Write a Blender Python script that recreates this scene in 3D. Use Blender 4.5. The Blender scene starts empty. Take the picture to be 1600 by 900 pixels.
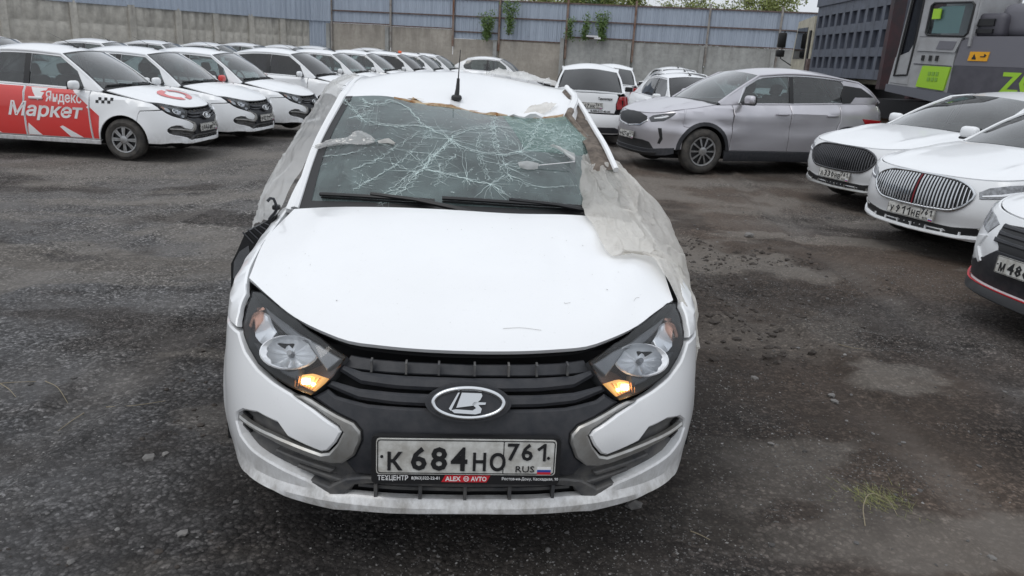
import bpy, bmesh, math, random
import numpy as np
from mathutils import Vector, Matrix, noise
from mathutils.geometry import delaunay_2d_cdt

# ------------------------------------------------------------------ camera, sky, sun, exposure
scene = bpy.context.scene
COL = scene.collection
R_ = math.radians
cam_d = bpy.data.cameras.new('camera'); cam = bpy.data.objects.new('camera', cam_d); COL.objects.link(cam)
cam_d.sensor_width = 36.0; cam_d.lens = 36.0*1190/1600; cam_d.clip_start = .05; cam_d.clip_end = 2000
_p, _r = R_(16.9), R_(3.05)
_f = Vector((0, math.cos(_p), -math.sin(_p))); _rt = Vector((1, 0, 0)); _up = _rt.cross(_f)
_R = _rt*math.cos(_r)+_up*math.sin(_r); _U = -_rt*math.sin(_r)+_up*math.cos(_r)
cam.matrix_world = Matrix(((_R.x, _U.x, -_f.x, 0), (_R.y, _U.y, -_f.y, 0), (_R.z, _U.z, -_f.z, 1.58), (0, 0, 0, 1)))
cam_d.dof.use_dof = True; cam_d.dof.focus_distance = 2.6; cam_d.dof.aperture_fstop = 14.0
scene.camera = cam

SUN_EL, SUN_ROT = R_(58), R_(215)
world = bpy.data.worlds.new('World'); scene.world = world; world.use_nodes = True
wn, wl = world.node_tree.nodes, world.node_tree.links
wn.clear()
w_out = wn.new('ShaderNodeOutputWorld'); w_bg = wn.new('ShaderNodeBackground'); w_sky = wn.new('ShaderNodeTexSky')
w_sky.sky_type = 'NISHITA'; w_sky.sun_disc = False; w_sky.sun_elevation = SUN_EL; w_sky.sun_rotation = SUN_ROT
w_sky.air_density = 1.0; w_sky.dust_density = 4.0; w_sky.ozone_density = 1.0
# cloud layer: an even overcast sheet, brighter overhead than at the horizon, over the Nishita sky
w_tc = wn.new('ShaderNodeTexCoord'); w_sep = wn.new('ShaderNodeSeparateXYZ'); w_mr = wn.new('ShaderNodeMapRange')
w_mr.inputs['From Min'].default_value = 0; w_mr.inputs['From Max'].default_value = 1
w_mr.inputs['To Min'].default_value = 7.6; w_mr.inputs['To Max'].default_value = 12.0
w_no = wn.new('ShaderNodeTexNoise'); w_no.inputs['Scale'].default_value = 2.2; w_no.inputs['Detail'].default_value = 4
w_nm = wn.new('ShaderNodeMapRange'); w_nm.inputs['To Min'].default_value = .82; w_nm.inputs['To Max'].default_value = 1.18
w_mul = wn.new('ShaderNodeMath'); w_mul.operation = 'MULTIPLY'
w_col = wn.new('ShaderNodeVectorMath'); w_col.operation = 'SCALE'; w_col.inputs[0].default_value = (.935, .985, 1.055)
w_mix = wn.new('ShaderNodeMix'); w_mix.data_type = 'RGBA'; w_mix.inputs[0].default_value = .93
wl.new(w_tc.outputs['Generated'], w_sep.inputs[0]); wl.new(w_sep.outputs['Z'], w_mr.inputs['Value'])
wl.new(w_tc.outputs['Generated'], w_no.inputs['Vector']); wl.new(w_no.outputs[0], w_nm.inputs['Value'])
wl.new(w_mr.outputs[0], w_mul.inputs[0]); wl.new(w_nm.outputs[0], w_mul.inputs[1]); wl.new(w_mul.outputs[0], w_col.inputs['Scale'])
wl.new(w_sky.outputs[0], w_mix.inputs[6]); wl.new(w_col.outputs[0], w_mix.inputs[7])
wl.new(w_mix.outputs[2], w_bg.inputs[0]); w_bg.inputs[1].default_value = .1; wl.new(w_bg.outputs[0], w_out.inputs[0])

sun_d = bpy.data.lights.new('sun', 'SUN'); sun = bpy.data.objects.new('sun', sun_d); COL.objects.link(sun)
sun_d.energy = .55; sun_d.angle = R_(25); sun_d.color = (1, .97, .92)
_sd = Vector((math.sin(SUN_ROT)*math.cos(SUN_EL), math.cos(SUN_ROT)*math.cos(SUN_EL), math.sin(SUN_EL)))
sun.rotation_euler = _sd.to_track_quat('Z', 'Y').to_euler()
vs = scene.view_settings; vs.view_transform = 'Standard'; vs.look = 'None'; vs.exposure = 0.0; vs.gamma = 1.0; vs.use_curve_mapping = False
scene.cycles.max_bounces = 8; scene.cycles.transparent_max_bounces = 24; scene.cycles.caustics_reflective = False; scene.cycles.caustics_refractive = False
scene.cycles.use_denoising = True

rng = np.random.default_rng(7); random.seed(7)

# ------------------------------------------------------------------ materials
MATS = {}
def nodemat(name):
    m = bpy.data.materials.new(name); m.use_nodes = True
    nt = m.node_tree; b = nt.nodes['Principled BSDF']
    MATS[name] = m
    return m, nt, b
def N(nt, kind, **kw):
    n = nt.nodes.new(kind)
    for k, v in kw.items():
        if k in n.inputs: n.inputs[k].default_value = v
        else: setattr(n, k, v)
    return n
def noise_fac(nt, scale, detail=4, lo=.35, hi=.65, coord='Object', vec=None, rough=.6):
    tc = N(nt, 'ShaderNodeTexCoord'); nz = N(nt, 'ShaderNodeTexNoise', Scale=scale, Detail=detail, Roughness=rough)
    if vec is not None:
        mp = N(nt, 'ShaderNodeMapping'); mp.inputs['Scale'].default_value = vec
        nt.links.new(tc.outputs[coord], mp.inputs[0]); nt.links.new(mp.outputs[0], nz.inputs['Vector'])
    else: nt.links.new(tc.outputs[coord], nz.inputs['Vector'])
    mr = N(nt, 'ShaderNodeMapRange'); mr.inputs['From Min'].default_value = lo; mr.inputs['From Max'].default_value = hi
    nt.links.new(nz.outputs[0], mr.inputs['Value'])
    return mr.outputs[0]
def mixcol(nt, fac, a, b):
    mx = N(nt, 'ShaderNodeMix', data_type='RGBA')
    for sock, v in ((0, fac), (6, a), (7, b)):
        if isinstance(v, bpy.types.NodeSocket): nt.links.new(v, mx.inputs[sock])
        elif isinstance(v, (int, float)): mx.inputs[sock].default_value = v
        else: mx.inputs[sock].default_value = (*v[:3], 1)
    return mx.outputs[2]
def math2(nt, op, a, b=None):
    n = N(nt, 'ShaderNodeMath', operation=op)
    for i, v in enumerate((a, b)):
        if v is None: continue
        if isinstance(v, bpy.types.NodeSocket): nt.links.new(v, n.inputs[i])
        else: n.inputs[i].default_value = v
    return n.outputs[0]
def bump(nt, b, height, strength=.3, dist=.01):
    bp = N(nt, 'ShaderNodeBump', Strength=strength, Distance=dist); nt.links.new(height, bp.inputs['Height']); nt.links.new(bp.outputs[0], b.inputs['Normal'])
def simple(name, col, rough=.5, metal=0, coat=0, var=.0, vscale=8, col2=None, bmp=0, bscale=60, spec=None):
    m, nt, b = nodemat(name)
    b.inputs['Base Color'].default_value = (*col, 1); b.inputs['Roughness'].default_value = rough; b.inputs['Metallic'].default_value = metal
    b.inputs['Coat Weight'].default_value = coat; b.inputs['Coat Roughness'].default_value = .06
    if spec is not None: b.inputs['Specular IOR Level'].default_value = spec
    if var or col2:
        c2 = col2 or tuple(max(0, c*(1-var)) for c in col)
        nt.links.new(mixcol(nt, noise_fac(nt, vscale), col, c2), b.inputs['Base Color'])
    if bmp: bump(nt, b, noise_fac(nt, bscale, 3, 0, 1), bmp, .004)
    return m
def paint(name, col, dirt=(.26, .24, .21), low=.42, amount=.75, rough=.32, metal=0, speck=.25):
    """car paint with road grime that thickens low on the body (object space = car space)"""
    m, nt, b = nodemat(name)
    tc = N(nt, 'ShaderNodeTexCoord'); sp = N(nt, 'ShaderNodeSeparateXYZ'); nt.links.new(tc.outputs['Object'], sp.inputs[0])
    mr = N(nt, 'ShaderNodeMapRange'); mr.inputs['From Min'].default_value = low; mr.inputs['From Max'].default_value = .16
    nt.links.new(sp.outputs['Z'], mr.inputs['Value'])
    n1 = noise_fac(nt, 20, 8, .36, .72, vec=(1, 1, .55), rough=.72); n2 = noise_fac(nt, 2.5, 3, .3, .7)
    f = math2(nt, 'MULTIPLY', mr.outputs[0], math2(nt, 'MULTIPLY', math2(nt, 'ADD', n1, .15), amount))
    f2 = math2(nt, 'MULTIPLY', noise_fac(nt, 90, 5, .62, .80), speck)
    f3 = math2(nt, 'MULTIPLY', n2, .05)
    ff = math2(nt, 'MINIMUM', math2(nt, 'ADD', math2(nt, 'ADD', f, f2), f3), 1.0)
    nt.links.new(mixcol(nt, ff, col, dirt), b.inputs['Base Color'])
    rr = N(nt, 'ShaderNodeMapRange'); rr.inputs['To Min'].default_value = rough; rr.inputs['To Max'].default_value = .8
    nt.links.new(ff, rr.inputs['Value']); nt.links.new(rr.outputs[0], b.inputs['Roughness'])
    b.inputs['Metallic'].default_value = metal; b.inputs['Coat Weight'].default_value = .55; b.inputs['Coat Roughness'].default_value = .08
    return m
def glassmat(name, tint, refl=1.0, rough=.015, dust_sheen=.0, ior=1.5, dcol=(.42, .44, .43)):
    m = bpy.data.materials.new(name); m.use_nodes = True; nt = m.node_tree; nt.nodes.clear(); MATS[name] = m
    o = N(nt, 'ShaderNodeOutputMaterial'); t = N(nt, 'ShaderNodeBsdfTransparent', Color=(*tint, 1)); g = N(nt, 'ShaderNodeBsdfGlossy', Roughness=rough)
    fr = N(nt, 'ShaderNodeFresnel', IOR=ior); mx = N(nt, 'ShaderNodeMixShader')
    f = math2(nt, 'MULTIPLY', fr.outputs[0], refl)
    nt.links.new(f, mx.inputs[0]); nt.links.new(t.outputs[0], mx.inputs[1]); nt.links.new(g.outputs[0], mx.inputs[2])
    last = mx.outputs[0]
    if dust_sheen:
        d = N(nt, 'ShaderNodeBsdfDiffuse', Color=(*dcol, 1)); mx2 = N(nt, 'ShaderNodeMixShader')
        nt.links.new(math2(nt, 'MULTIPLY', noise_fac(nt, 7, 6, .2, .9), dust_sheen), mx2.inputs[0]); nt.links.new(last, mx2.inputs[1]); nt.links.new(d.outputs[0], mx2.inputs[2]); last = mx2.outputs[0]
    nt.links.new(last, o.inputs[0])
    return m
def emit(name, col, strength):
    m, nt, b = nodemat(name)
    b.inputs['Base Color'].default_value = (*col, 1); b.inputs['Emission Color'].default_value = (*col, 1); b.inputs['Emission Strength'].default_value = strength
    return m

WHITE = paint('white_paint', (.80, .81, .82))
WHITE_H = paint('white_paint_wreck', (.82, .825, .83), low=.42, amount=1.35, speck=.16)
SILVER = paint('silver_paint', (.52, .505, .535), low=.3, amount=.4, rough=.30, metal=.6, speck=.06)
PEARL = paint('pearl_paint', (.78, .79, .80), low=.35, amount=.5)
RED = paint('red_wrap', (.62, .035, .03), low=.3, amount=.5, rough=.4)
DARKPL = simple('dark_plastic', (.019, .021, .026), .5, var=0, col2=(.036, .036, .040), vscale=25, bmp=.15, bscale=500)
GREYPL = simple('grey_dusty_plastic', (.065, .066, .07), .65, col2=(.13, .125, .118), vscale=18)
BLACK = simple('black_plastic', (.012, .012, .013), .45)
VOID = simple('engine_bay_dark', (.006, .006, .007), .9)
RUBBER = simple('tyre_rubber', (.028, .027, .026), .85, col2=(.075, .068, .06), vscale=9)
CHROME = simple('chrome', (.62, .63, .64), .16, 1)
SATIN = simple('satin_chrome_trim', (.42, .42, .41), .38, .75, col2=(.30, .29, .27), vscale=14)
ALLOY = simple('alloy_silver', (.42, .43, .44), .4, .6, col2=(.28, .27, .26), vscale=12)
REFLECT = simple('lamp_reflector', (.86, .87, .89), .2, .3)
LENS = glassmat('lamp_lens', (.93, .95, .97), 1.0, .02, .05)
GLASS = glassmat('car_glass', (.42, .50, .50), 2.1, .01, .10)
TINT = glassmat('tinted_glass', (.055, .05, .065), 1.7, .01, .03)
SHIELD = glassmat('windscreen_glass', (.60, .72, .71), 1.9, .02, .56, dcol=(.27, .345, .34))  # teal diffuse layer paints in the sky's reflection on the windscreen
INTER = simple('interior_dark', (.035, .036, .038), .8)
SEATM = simple('seat_fabric', (.07, .07, .075), .9, col2=(.11, .11, .115), vscale=4)
TRIM_L = simple('light_interior_trim', (.30, .30, .29), .8)
PLATEW = simple('plate_white', (.66, .66, .63), .45, col2=(.40, .385, .35), vscale=22)
INK = simple('plate_black', (.012, .012, .013), .5)
WHITEP = simple('white_print', (.75, .75, .75), .5)
REDP = simple('red_print', (.55, .02, .03), .45)
BLUEP = simple('blue_print', (.02, .06, .35), .45)
AMBER = glassmat('amber_lens', (.90, .66, .56), .8, .05)
TAIL = simple('tail_lens_red', (.33, .012, .015), .15, coat=1)
LAMP_ON = emit('lit_turn_lamp', (1.0, .52, .16), .75)
BULB_ON = emit('lit_bulb', (1.0, .80, .50), 9.0)
LAMP_IN = simple('lamp_inner_grey', (.20, .205, .215), .3, .3)
LAMP_BZ = simple('lamp_bezel', (.085, .087, .092), .28)
RUST = simple('rusty_steel', (.26, .115, .035), .85, col2=(.50, .40, .26), vscale=35)
def cspline(pts, n=None, closed=False):
    """Catmull-Rom (centripetal-ish) resample of control points to n points, even arc length."""
    P = np.asarray(pts, float)
    if len(P) == 2:
        t = np.linspace(0, 1, n)[:, None]; return P[0]*(1-t)+P[1]*t
    Q = np.vstack([2*P[0]-P[1], P, 2*P[-1]-P[-2]])
    out = []
    for i in range(1, len(Q)-2):
        p0, p1, p2, p3 = Q[i-1], Q[i], Q[i+1], Q[i+2]
        d1 = max(np.linalg.norm(p1-p0), 1e-6); d2 = max(np.linalg.norm(p2-p1), 1e-6); d3 = max(np.linalg.norm(p3-p2), 1e-6)
        m1 = (p2-p1) + d2*((p1-p0)/d1-(p2-p0)/(d1+d2))
        m2 = (p2-p1) + d2*((p3-p2)/d3-(p3-p1)/(d2+d3))
        t = np.linspace(0, 1, 13)[:-1, None]
        out.append((2*t**3-3*t**2+1)*p1+(t**3-2*t**2+t)*m1+(-2*t**3+3*t**2)*p2+(t**3-t**2)*m2)
    R = np.vstack(out+[P[-1:]])
    L = np.r_[0, np.cumsum(np.linalg.norm(np.diff(R, axis=0), axis=1))]
    s = np.linspace(0, L[-1], n or len(R))
    return np.stack([np.interp(s, L, R[:, k]) for k in range(P.shape[1])], 1)

def curve1(pts):
    """smooth 1-D function through (x, y) points"""
    P = np.asarray(pts, float); x, y = P[:, 0], P[:, 1]
    h = np.diff(x); dl = np.diff(y)/h
    m = np.zeros(len(x)); m[0] = dl[0]; m[-1] = dl[-1]
    for i in range(1, len(x)-1):
        if dl[i-1]*dl[i] > 0:
            w1 = 2*h[i]+h[i-1]; w2 = h[i]+2*h[i-1]; m[i] = (w1+w2)/(w1/dl[i-1]+w2/dl[i])
    def f(q):
        q = np.clip(np.asarray(q, float), x[0], x[-1]); k = np.clip(np.searchsorted(x, q)-1, 0, len(x)-2)
        t = (q-x[k])/h[k]
        return (2*t**3-3*t**2+1)*y[k]+(t**3-2*t**2+t)*h[k]*m[k]+(-2*t**3+3*t**2)*y[k+1]+(t**3-t**2)*h[k]*m[k+1]
    return f

class Body:
    """Skin of a car: a plan outline swept over height, inset by front, side and rear profiles.
    Local frame: nose centre at the origin, +y towards the tail, x sideways, z up."""
    def __init__(s, plan, tf, ts, tr, top, wheels=(), flare=.0, curl=(.05, .06), crease=None):
        c = cspline(plan, 900); s.L = np.r_[0, np.cumsum(np.linalg.norm(np.diff(c, axis=0), axis=1))]
        s.c = c; d = np.gradient(c, axis=0); d /= np.linalg.norm(d, axis=1)[:, None]
        s.n = np.stack([d[:, 1], -d[:, 0]], 1); s.n[0] = (0, -1); s.n[-1] = (0, 1)
        s.U = s.L[-1]; s.tf, s.ts, s.tr = curve1(tf), curve1(ts), curve1(tr); s.top = curve1(top)
        s.wheels = wheels; s.flare = flare; s.curl = curl; s.crease = crease
        s.im = int(np.argmax(c[:, 0]))
    def ux(s, x): return float(np.sign(x)*np.interp(abs(x), s.c[:s.im, 0], s.L[:s.im]))
    def uxr(s, x): return float((np.sign(x) or 1)*np.interp(-abs(x), -s.c[s.im:, 0], s.L[s.im:]))
    def uy(s, y, side=1): return float(side*np.interp(y, s.c[:, 1], s.L))
    def ztop(s, u): return s.top(np.interp(np.abs(u), s.L, s.c[:, 1]))
    def __call__(s, u, z):
        u = np.asarray(u, float); z = np.asarray(z, float); a = np.abs(u); sg = np.where(u < 0, -1., 1.)
        x = np.interp(a, s.L, s.c[:, 0]); y = np.interp(a, s.L, s.c[:, 1])
        nx = np.interp(a, s.L, s.n[:, 0]); ny = np.interp(a, s.L, s.n[:, 1])
        wf = np.where(ny < 0, ny*ny, 0); wr = np.where(ny > 0, ny*ny, 0); ws = np.clip(1-wf-wr, 0, 1)
        t = wf*s.tf(z)+ws*s.ts(z)+wr*s.tr(z)
        for wy, wz, wrad in s.wheels:
            r = np.hypot(y-wy, z-wz)
            t = t - s.flare*ws*np.clip(1-np.abs(r-wrad)/.13, 0, 1)**2*np.where(z > .2, 1, .3)
        if s.crease is not None: t = t - ws*s.crease(y, z)
        d = s.top(y)-z
        t = t + ws*s.curl[0]*np.clip(1-d/s.curl[1], 0, 2)**2
        return np.stack([sg*(x-nx*t), y-ny*t, z+0*x], -1)

# ------------------------------------------------------------------ mesh helpers
def mk(name, V, F, mat, parent=None, smooth=True, ang=38):
    me = bpy.data.meshes.new(name)
    me.from_pydata([tuple(map(float, v)) for v in V], [], [tuple(int(i) for i in f) for f in F])
    me.materials.append(mat)
    if smooth:
        me.polygons.foreach_set('use_smooth', [True]*len(me.polygons))
        me.set_sharp_from_angle(angle=R_(ang))
    me.update()
    o = bpy.data.objects.new(name, me); COL.objects.link(o)
    if parent is not None: o.parent = parent
    return o
def empty(name, loc=(0, 0, 0), rz=0, parent=None):
    o = bpy.data.objects.new(name, None); COL.objects.link(o); o.location = loc; o.rotation_euler = (0, 0, rz); o.empty_display_size = .2
    if parent is not None: o.parent = parent
    return o
def tag(o, label=None, cat=None, group=None, kind=None):
    if label: o['label'] = label
    if cat: o['category'] = cat
    if group: o['group'] = group
    if kind: o['kind'] = kind
    return o
KIDS = {}
def children(o): return [c for c in o.children]
def copy_tree(o, parent=None):
    c = o.copy(); COL.objects.link(c); c.parent = parent
    for ch in list(o.children): copy_tree(ch, c)
    return c

class MB:
    """collects simple solids into one mesh"""
    def __init__(s): s.V = []; s.F = []; s.n = 0
    def add(s, V, F):
        V = np.asarray(V, float); s.V.append(V); s.F += [tuple(int(i)+s.n for i in f) for f in F]; s.n += len(V); return s
    def box(s, c, d, rz=0, rot=None, taper=1.0):
        x, y, z = np.asarray(d, float)/2
        V = np.array([(-x, -y, -z), (x, -y, -z), (x, y, -z), (-x, y, -z), (-x*taper, -y*taper, z), (x*taper, -y*taper, z), (x*taper, y*taper, z), (-x*taper, y*taper, z)])
        if rot is not None: V = V@np.asarray(rot).T
        if rz:
            cc, ss = math.cos(rz), math.sin(rz); V = V@np.array([(cc, ss, 0), (-ss, cc, 0), (0, 0, 1)])
        return s.add(V+np.asarray(c, float), [(0, 3, 2, 1), (4, 5, 6, 7), (0, 1, 5, 4), (1, 2, 6, 5), (2, 3, 7, 6), (3, 0, 4, 7)])
    def rbox(s, c, d, r=.02, seg=2, rot=None):
        bm = bmesh.new(); bmesh.ops.create_cube(bm, size=1)
        for v in bm.verts: v.co = Vector((v.co.x*d[0], v.co.y*d[1], v.co.z*d[2]))
        bmesh.ops.bevel(bm, geom=bm.edges[:], offset=min(r, min(d)*.48), segments=seg, affect='EDGES', profile=.5)
        V = np.array([v.co[:] for v in bm.verts]); bm.verts.index_update(); F = [[v.index for v in f.verts] for f in bm.faces]; bm.free()
        if rot is not None: V = V@np.asarray(rot).T
        return s.add(V+np.asarray(c, float), F)
    def tube(s, pts, r, n=8, closed=False, cap=True):
        P = np.asarray(pts, float); m = len(P); r = np.broadcast_to(np.asarray(r, float), (m,))
        T = np.gradient(P, axis=0) if not closed else np.roll(P, -1, 0)-np.roll(P, 1, 0)
        T /= np.linalg.norm(T, axis=1)[:, None]+1e-9
        up = np.array([0, 0, 1.]) if abs(T[0, 2]) < .9 else np.array([1., 0, 0])
        a = np.linspace(0, 2*np.pi, n, endpoint=False); V = []
        A = np.cross(T[0], up); A /= np.linalg.norm(A)
        for i in range(m):
            A = A-T[i]*(A@T[i]); A /= np.linalg.norm(A)+1e-9; B = np.cross(T[i], A)
            V.append(P[i]+r[i]*(np.cos(a)[:, None]*A+np.sin(a)[:, None]*B))
        V = np.vstack(V); F = []
        for i in range(m if closed else m-1):
            j = (i+1) % m
            for k in range(n): F.append((i*n+k, i*n+(k+1) % n, j*n+(k+1) % n, j*n+k))
        if cap and not closed: F += [tuple(range(n))[::-1], tuple(range((m-1)*n, m*n))]
        return s.add(V, F)
    def lathe(s, prof, n=24, axis='x', c=(0, 0, 0), a0=0, a1=2*math.pi):
        """prof: (along axis, radius)"""
        full = abs(a1-a0-2*math.pi) < 1e-6
        a = np.linspace(a0, a1, n, endpoint=not full); V = []
        for h, r in prof:
            z0 = np.full(n, h); p, q = r*np.cos(a), r*np.sin(a)
            V.append(np.stack({'x': (z0, p, q), 'y': (p, z0, q), 'z': (p, q, z0)}[axis], 1))
        F = []; m = len(prof)
        for i in range(m-1):
            for k in range(n if full else n-1): F.append((i*n+k, i*n+(k+1) % n, (i+1)*n+(k+1) % n, (i+1)*n+k))
        return s.add(np.vstack(V)+np.asarray(c, float), F)
    def prism(s, poly, h, M=None):
        """2-D polygon (x, y) extruded from z=0 to z=h, then placed by function M"""
        n = len(poly); V = np.array([(x, y, 0) for x, y in poly]+[(x, y, h) for x, y in poly], float)
        if M is not None: V = M(V)
        return s.add(V, [tuple(range(n))[::-1], tuple(range(n, 2*n))]+[(i, (i+1) % n, n+(i+1) % n, n+i) for i in range(n)])
    def grid(s, G):
        h, w = G.shape[:2]; V = G.reshape(-1, 3)
        F = [(i*w+j, i*w+j+1, (i+1)*w+j+1, (i+1)*w+j) for i in range(h-1) for j in range(w-1)]
        return s.add(V, F)
    def build(s, name, mat, parent=None, smooth=True, ang=38):
        return mk(name, np.vstack(s.V), s.F, mat, parent, smooth, ang)

def coons(c0, c1, d0, d1, nu=16, nv=16, bulge=0.0):
    """c0: v=0 edge (u 0..1), c1: v=1 edge, d0: u=0 edge (v 0..1), d1: u=1 edge"""
    a, b, c, d = cspline(c0, nu+1), cspline(c1, nu+1), cspline(d0, nv+1), cspline(d1, nv+1)
    u = np.linspace(0, 1, nu+1)[None, :, None]; v = np.linspace(0, 1, nv+1)[:, None, None]
    Q = (1-v)*a[None]+v*b[None]+(1-u)*c[:, None]+u*d[:, None]-((1-u)*(1-v)*a[0]+u*(1-v)*a[-1]+(1-u)*v*b[0]+u*v*b[-1])
    if bulge:
        n = np.cross(a[-1]-a[0], c[-1]-c[0]); n /= np.linalg.norm(n)
        Q = Q+n*bulge*16*u*(1-u)*v*(1-v)
    return Q
def gnormals(Q):
    du = np.gradient(Q, axis=1); dv = np.gradient(Q, axis=0); n = np.cross(du, dv); return n/(np.linalg.norm(n, axis=2)[..., None]+1e-12)
def shell(Q, t, mb=None, flip=False):
    """grid skin with a turned-in rim of depth t"""
    n = gnormals(Q)*(-1 if flip else 1); h, w = Q.shape[:2]
    mb = mb or MB(); V = Q.reshape(-1, 3); B = (Q-n*t).reshape(-1, 3)
    F = [(i*w+j, i*w+j+1, (i+1)*w+j+1, (i+1)*w+j) for i in range(h-1) for j in range(w-1)]
    rim = [j for j in range(w)]+[i*w+w-1 for i in range(1, h)]+[(h-1)*w+j for j in range(w-2, -1, -1)]+[i*w for i in range(h-2, 0, -1)]
    m = len(rim); k0 = len(V); V2 = np.vstack([V, B[rim]])
    F += [(rim[i], rim[(i+1) % m], k0+(i+1) % m, k0+i) for i in range(m)]
    return mb.add(V2, F)

def densify(poly, step):
    P = np.asarray(poly, float); out = []
    for i in range(len(P)):
        a, b = P[i], P[(i+1) % len(P)]; k = max(1, int(np.ceil(np.linalg.norm(b-a)/step)))
        out += [a+(b-a)*t/k for t in range(k)]
    return np.array(out)
def area2(P): return .5*np.sum(P[:, 0]*np.roll(P[:, 1], -1)-np.roll(P[:, 0], -1)*P[:, 1])
def inset(P, d):
    """move a counter-clockwise polygon inwards by d"""
    e = np.roll(P, -1, 0)-P; e /= np.linalg.norm(e, axis=1)[:, None]+1e-12
    n = np.stack([-e[:, 1], e[:, 0]], 1); m = n+np.roll(n, 1, 0); l = np.linalg.norm(m, axis=1)[:, None]+1e-9; m /= l
    k = np.clip(1/np.maximum((m*n).sum(1), .35), 0, 2.2)
    return P+m*(d*k)[:, None]
def inpoly(P, q):
    x, y = q[:, 0], q[:, 1]; r = np.zeros(len(q), bool); n = len(P)
    for i in range(n):
        a, b = P[i], P[(i+1) % n]
        if a[1] == b[1]: continue
        c = ((a[1] > y) != (b[1] > y)) & (x < (b[0]-a[0])*(y-a[1])/(b[1]-a[1])+a[0]); r ^= c
    return r
def distpoly(P, q):
    d = np.full(len(q), 9e9)
    for i in range(len(P)):
        a, b = P[i], P[(i+1) % len(P)]; e = b-a; t = np.clip(((q-a)@e)/(e@e+1e-12), 0, 1)
        d = np.minimum(d, np.linalg.norm(q-a-t[:, None]*e, axis=1))
    return d
def panel_mesh(fn, poly, off=0., thick=.02, res=.05, edge=.004, holes=(), sgn=1, round_=0, depth=None):
    """polygon in surface coordinates laid on surface fn(a, b), rounded at the rim and turned in by thick"""
    poly = np.asarray(poly, float)
    if round_: poly = cspline(np.vstack([poly, poly[:1]]), int(round_))[:-1]
    loops = []
    for k, q in enumerate([poly]+[np.asarray(h, float) for h in holes]):
        q = densify(q, res)
        if (area2(q) < 0) != (k > 0): q = q[::-1]
        loops.append(q)
    pts = []; dep = []; edges = []; rims = []
    for q in loops:
        n = len(q); o = len(pts); qi = inset(q, edge) if edge else None
        pts += list(q); dep += [-edge*.9]*n; edges += [(o+i, o+(i+1) % n) for i in range(n)]; rims.append((o, n))
        if edge:
            o2 = len(pts); pts += list(qi); dep += [0.]*n; edges += [(o2+i, o2+(i+1) % n) for i in range(n)]
    lo, hi = poly.min(0), poly.max(0)
    gx, gy = np.meshgrid(np.arange(lo[0]+res/2, hi[0], res), np.arange(lo[1]+res/2, hi[1], res)); g = np.stack([gx.ravel(), gy.ravel()], 1)
    if len(g):
        ok = inpoly(loops[0], g)
        for q in loops[1:]: ok &= ~inpoly(q, g)
        g = g[ok]
        for q in loops:
            if len(g): g = g[distpoly(q, g) > edge+res*.35]
    pts += list(g); dep += [0.]*len(g)
    r = delaunay_2d_cdt([Vector((float(p[0]), float(p[1]))) for p in pts], edges, [], 0, 1e-7)
    ov, of, orig = r[0], r[2], r[3]
    P2 = np.array([(v.x, v.y) for v in ov]); D = np.array([max([dep[i] for i in l]) if l else 0. for l in orig])
    T = np.array([f for f in of if len(f) == 3]); cen = P2[T].mean(1)
    ok = inpoly(loops[0], cen)
    for q in loops[1:]: ok &= ~inpoly(q, cen)
    T = T[ok]
    inv = {}
    for i, l in enumerate(orig):
        for j in l: inv[j] = i
    A, B = P2[:, 0]*sgn, P2[:, 1]; e = 1e-3
    S = fn(A, B); nn = np.cross(fn(A+e, B)-fn(A-e, B), fn(A, B+e)-fn(A, B-e)); nn /= np.linalg.norm(nn, axis=1)[:, None]+1e-12
    if depth is not None: D = D+depth(P2[:, 0], P2[:, 1])
    V = S+nn*(D+off)[:, None]
    F = [tuple(t) for t in T]
    V = list(V); Dp = S-nn*(thick-off)
    for o, n in rims:
        if not thick: break
        idx = [inv[o+i] for i in range(n)]; k0 = len(V); V += [Dp[i] for i in idx]
        F += [(idx[(i+1) % n], idx[i], k0+i, k0+(i+1) % n) for i in range(n)]
    if sgn < 0: F = [f[::-1] for f in F]
    return np.array(V), F
def panel(name, fn, poly, mat, parent, **kw):
    V, F = panel_mesh(fn, poly, **kw); return mk(name, V, F, mat, parent, ang=28)

def text_mesh(body, size, M, depth=.0015, align='CENTER', width=None, shear=0, bold=0, res=2):
    """font outline as a thin solid: text x, y, z -> M((n,3)); width scales it to that total width"""
    c = bpy.data.curves.new('txt', 'FONT'); c.body = body; c.size = size; c.extrude = depth/2; c.align_x = align; c.align_y = 'CENTER'; c.shear = shear; c.resolution_u = res; c.offset = bold
    o = bpy.data.objects.new('txt', c); COL.objects.link(o); bpy.context.view_layer.update()
    me = bpy.data.meshes.new_from_object(o.evaluated_get(bpy.context.evaluated_depsgraph_get()))
    V = np.array([v.co[:] for v in me.vertices]); F = [tuple(p.vertices) for p in me.polygons]
    bpy.data.objects.remove(o); bpy.data.curves.remove(c); bpy.data.meshes.remove(me)
    if width: V[:, 0] *= width/(V[:, 0].max()-V[:, 0].min())
    if align == 'CENTER': V[:, 0] -= (V[:, 0].max()+V[:, 0].min())/2
    V[:, 1] -= (V[:, 1].max()+V[:, 1].min())/2
    return M(V), F

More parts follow.
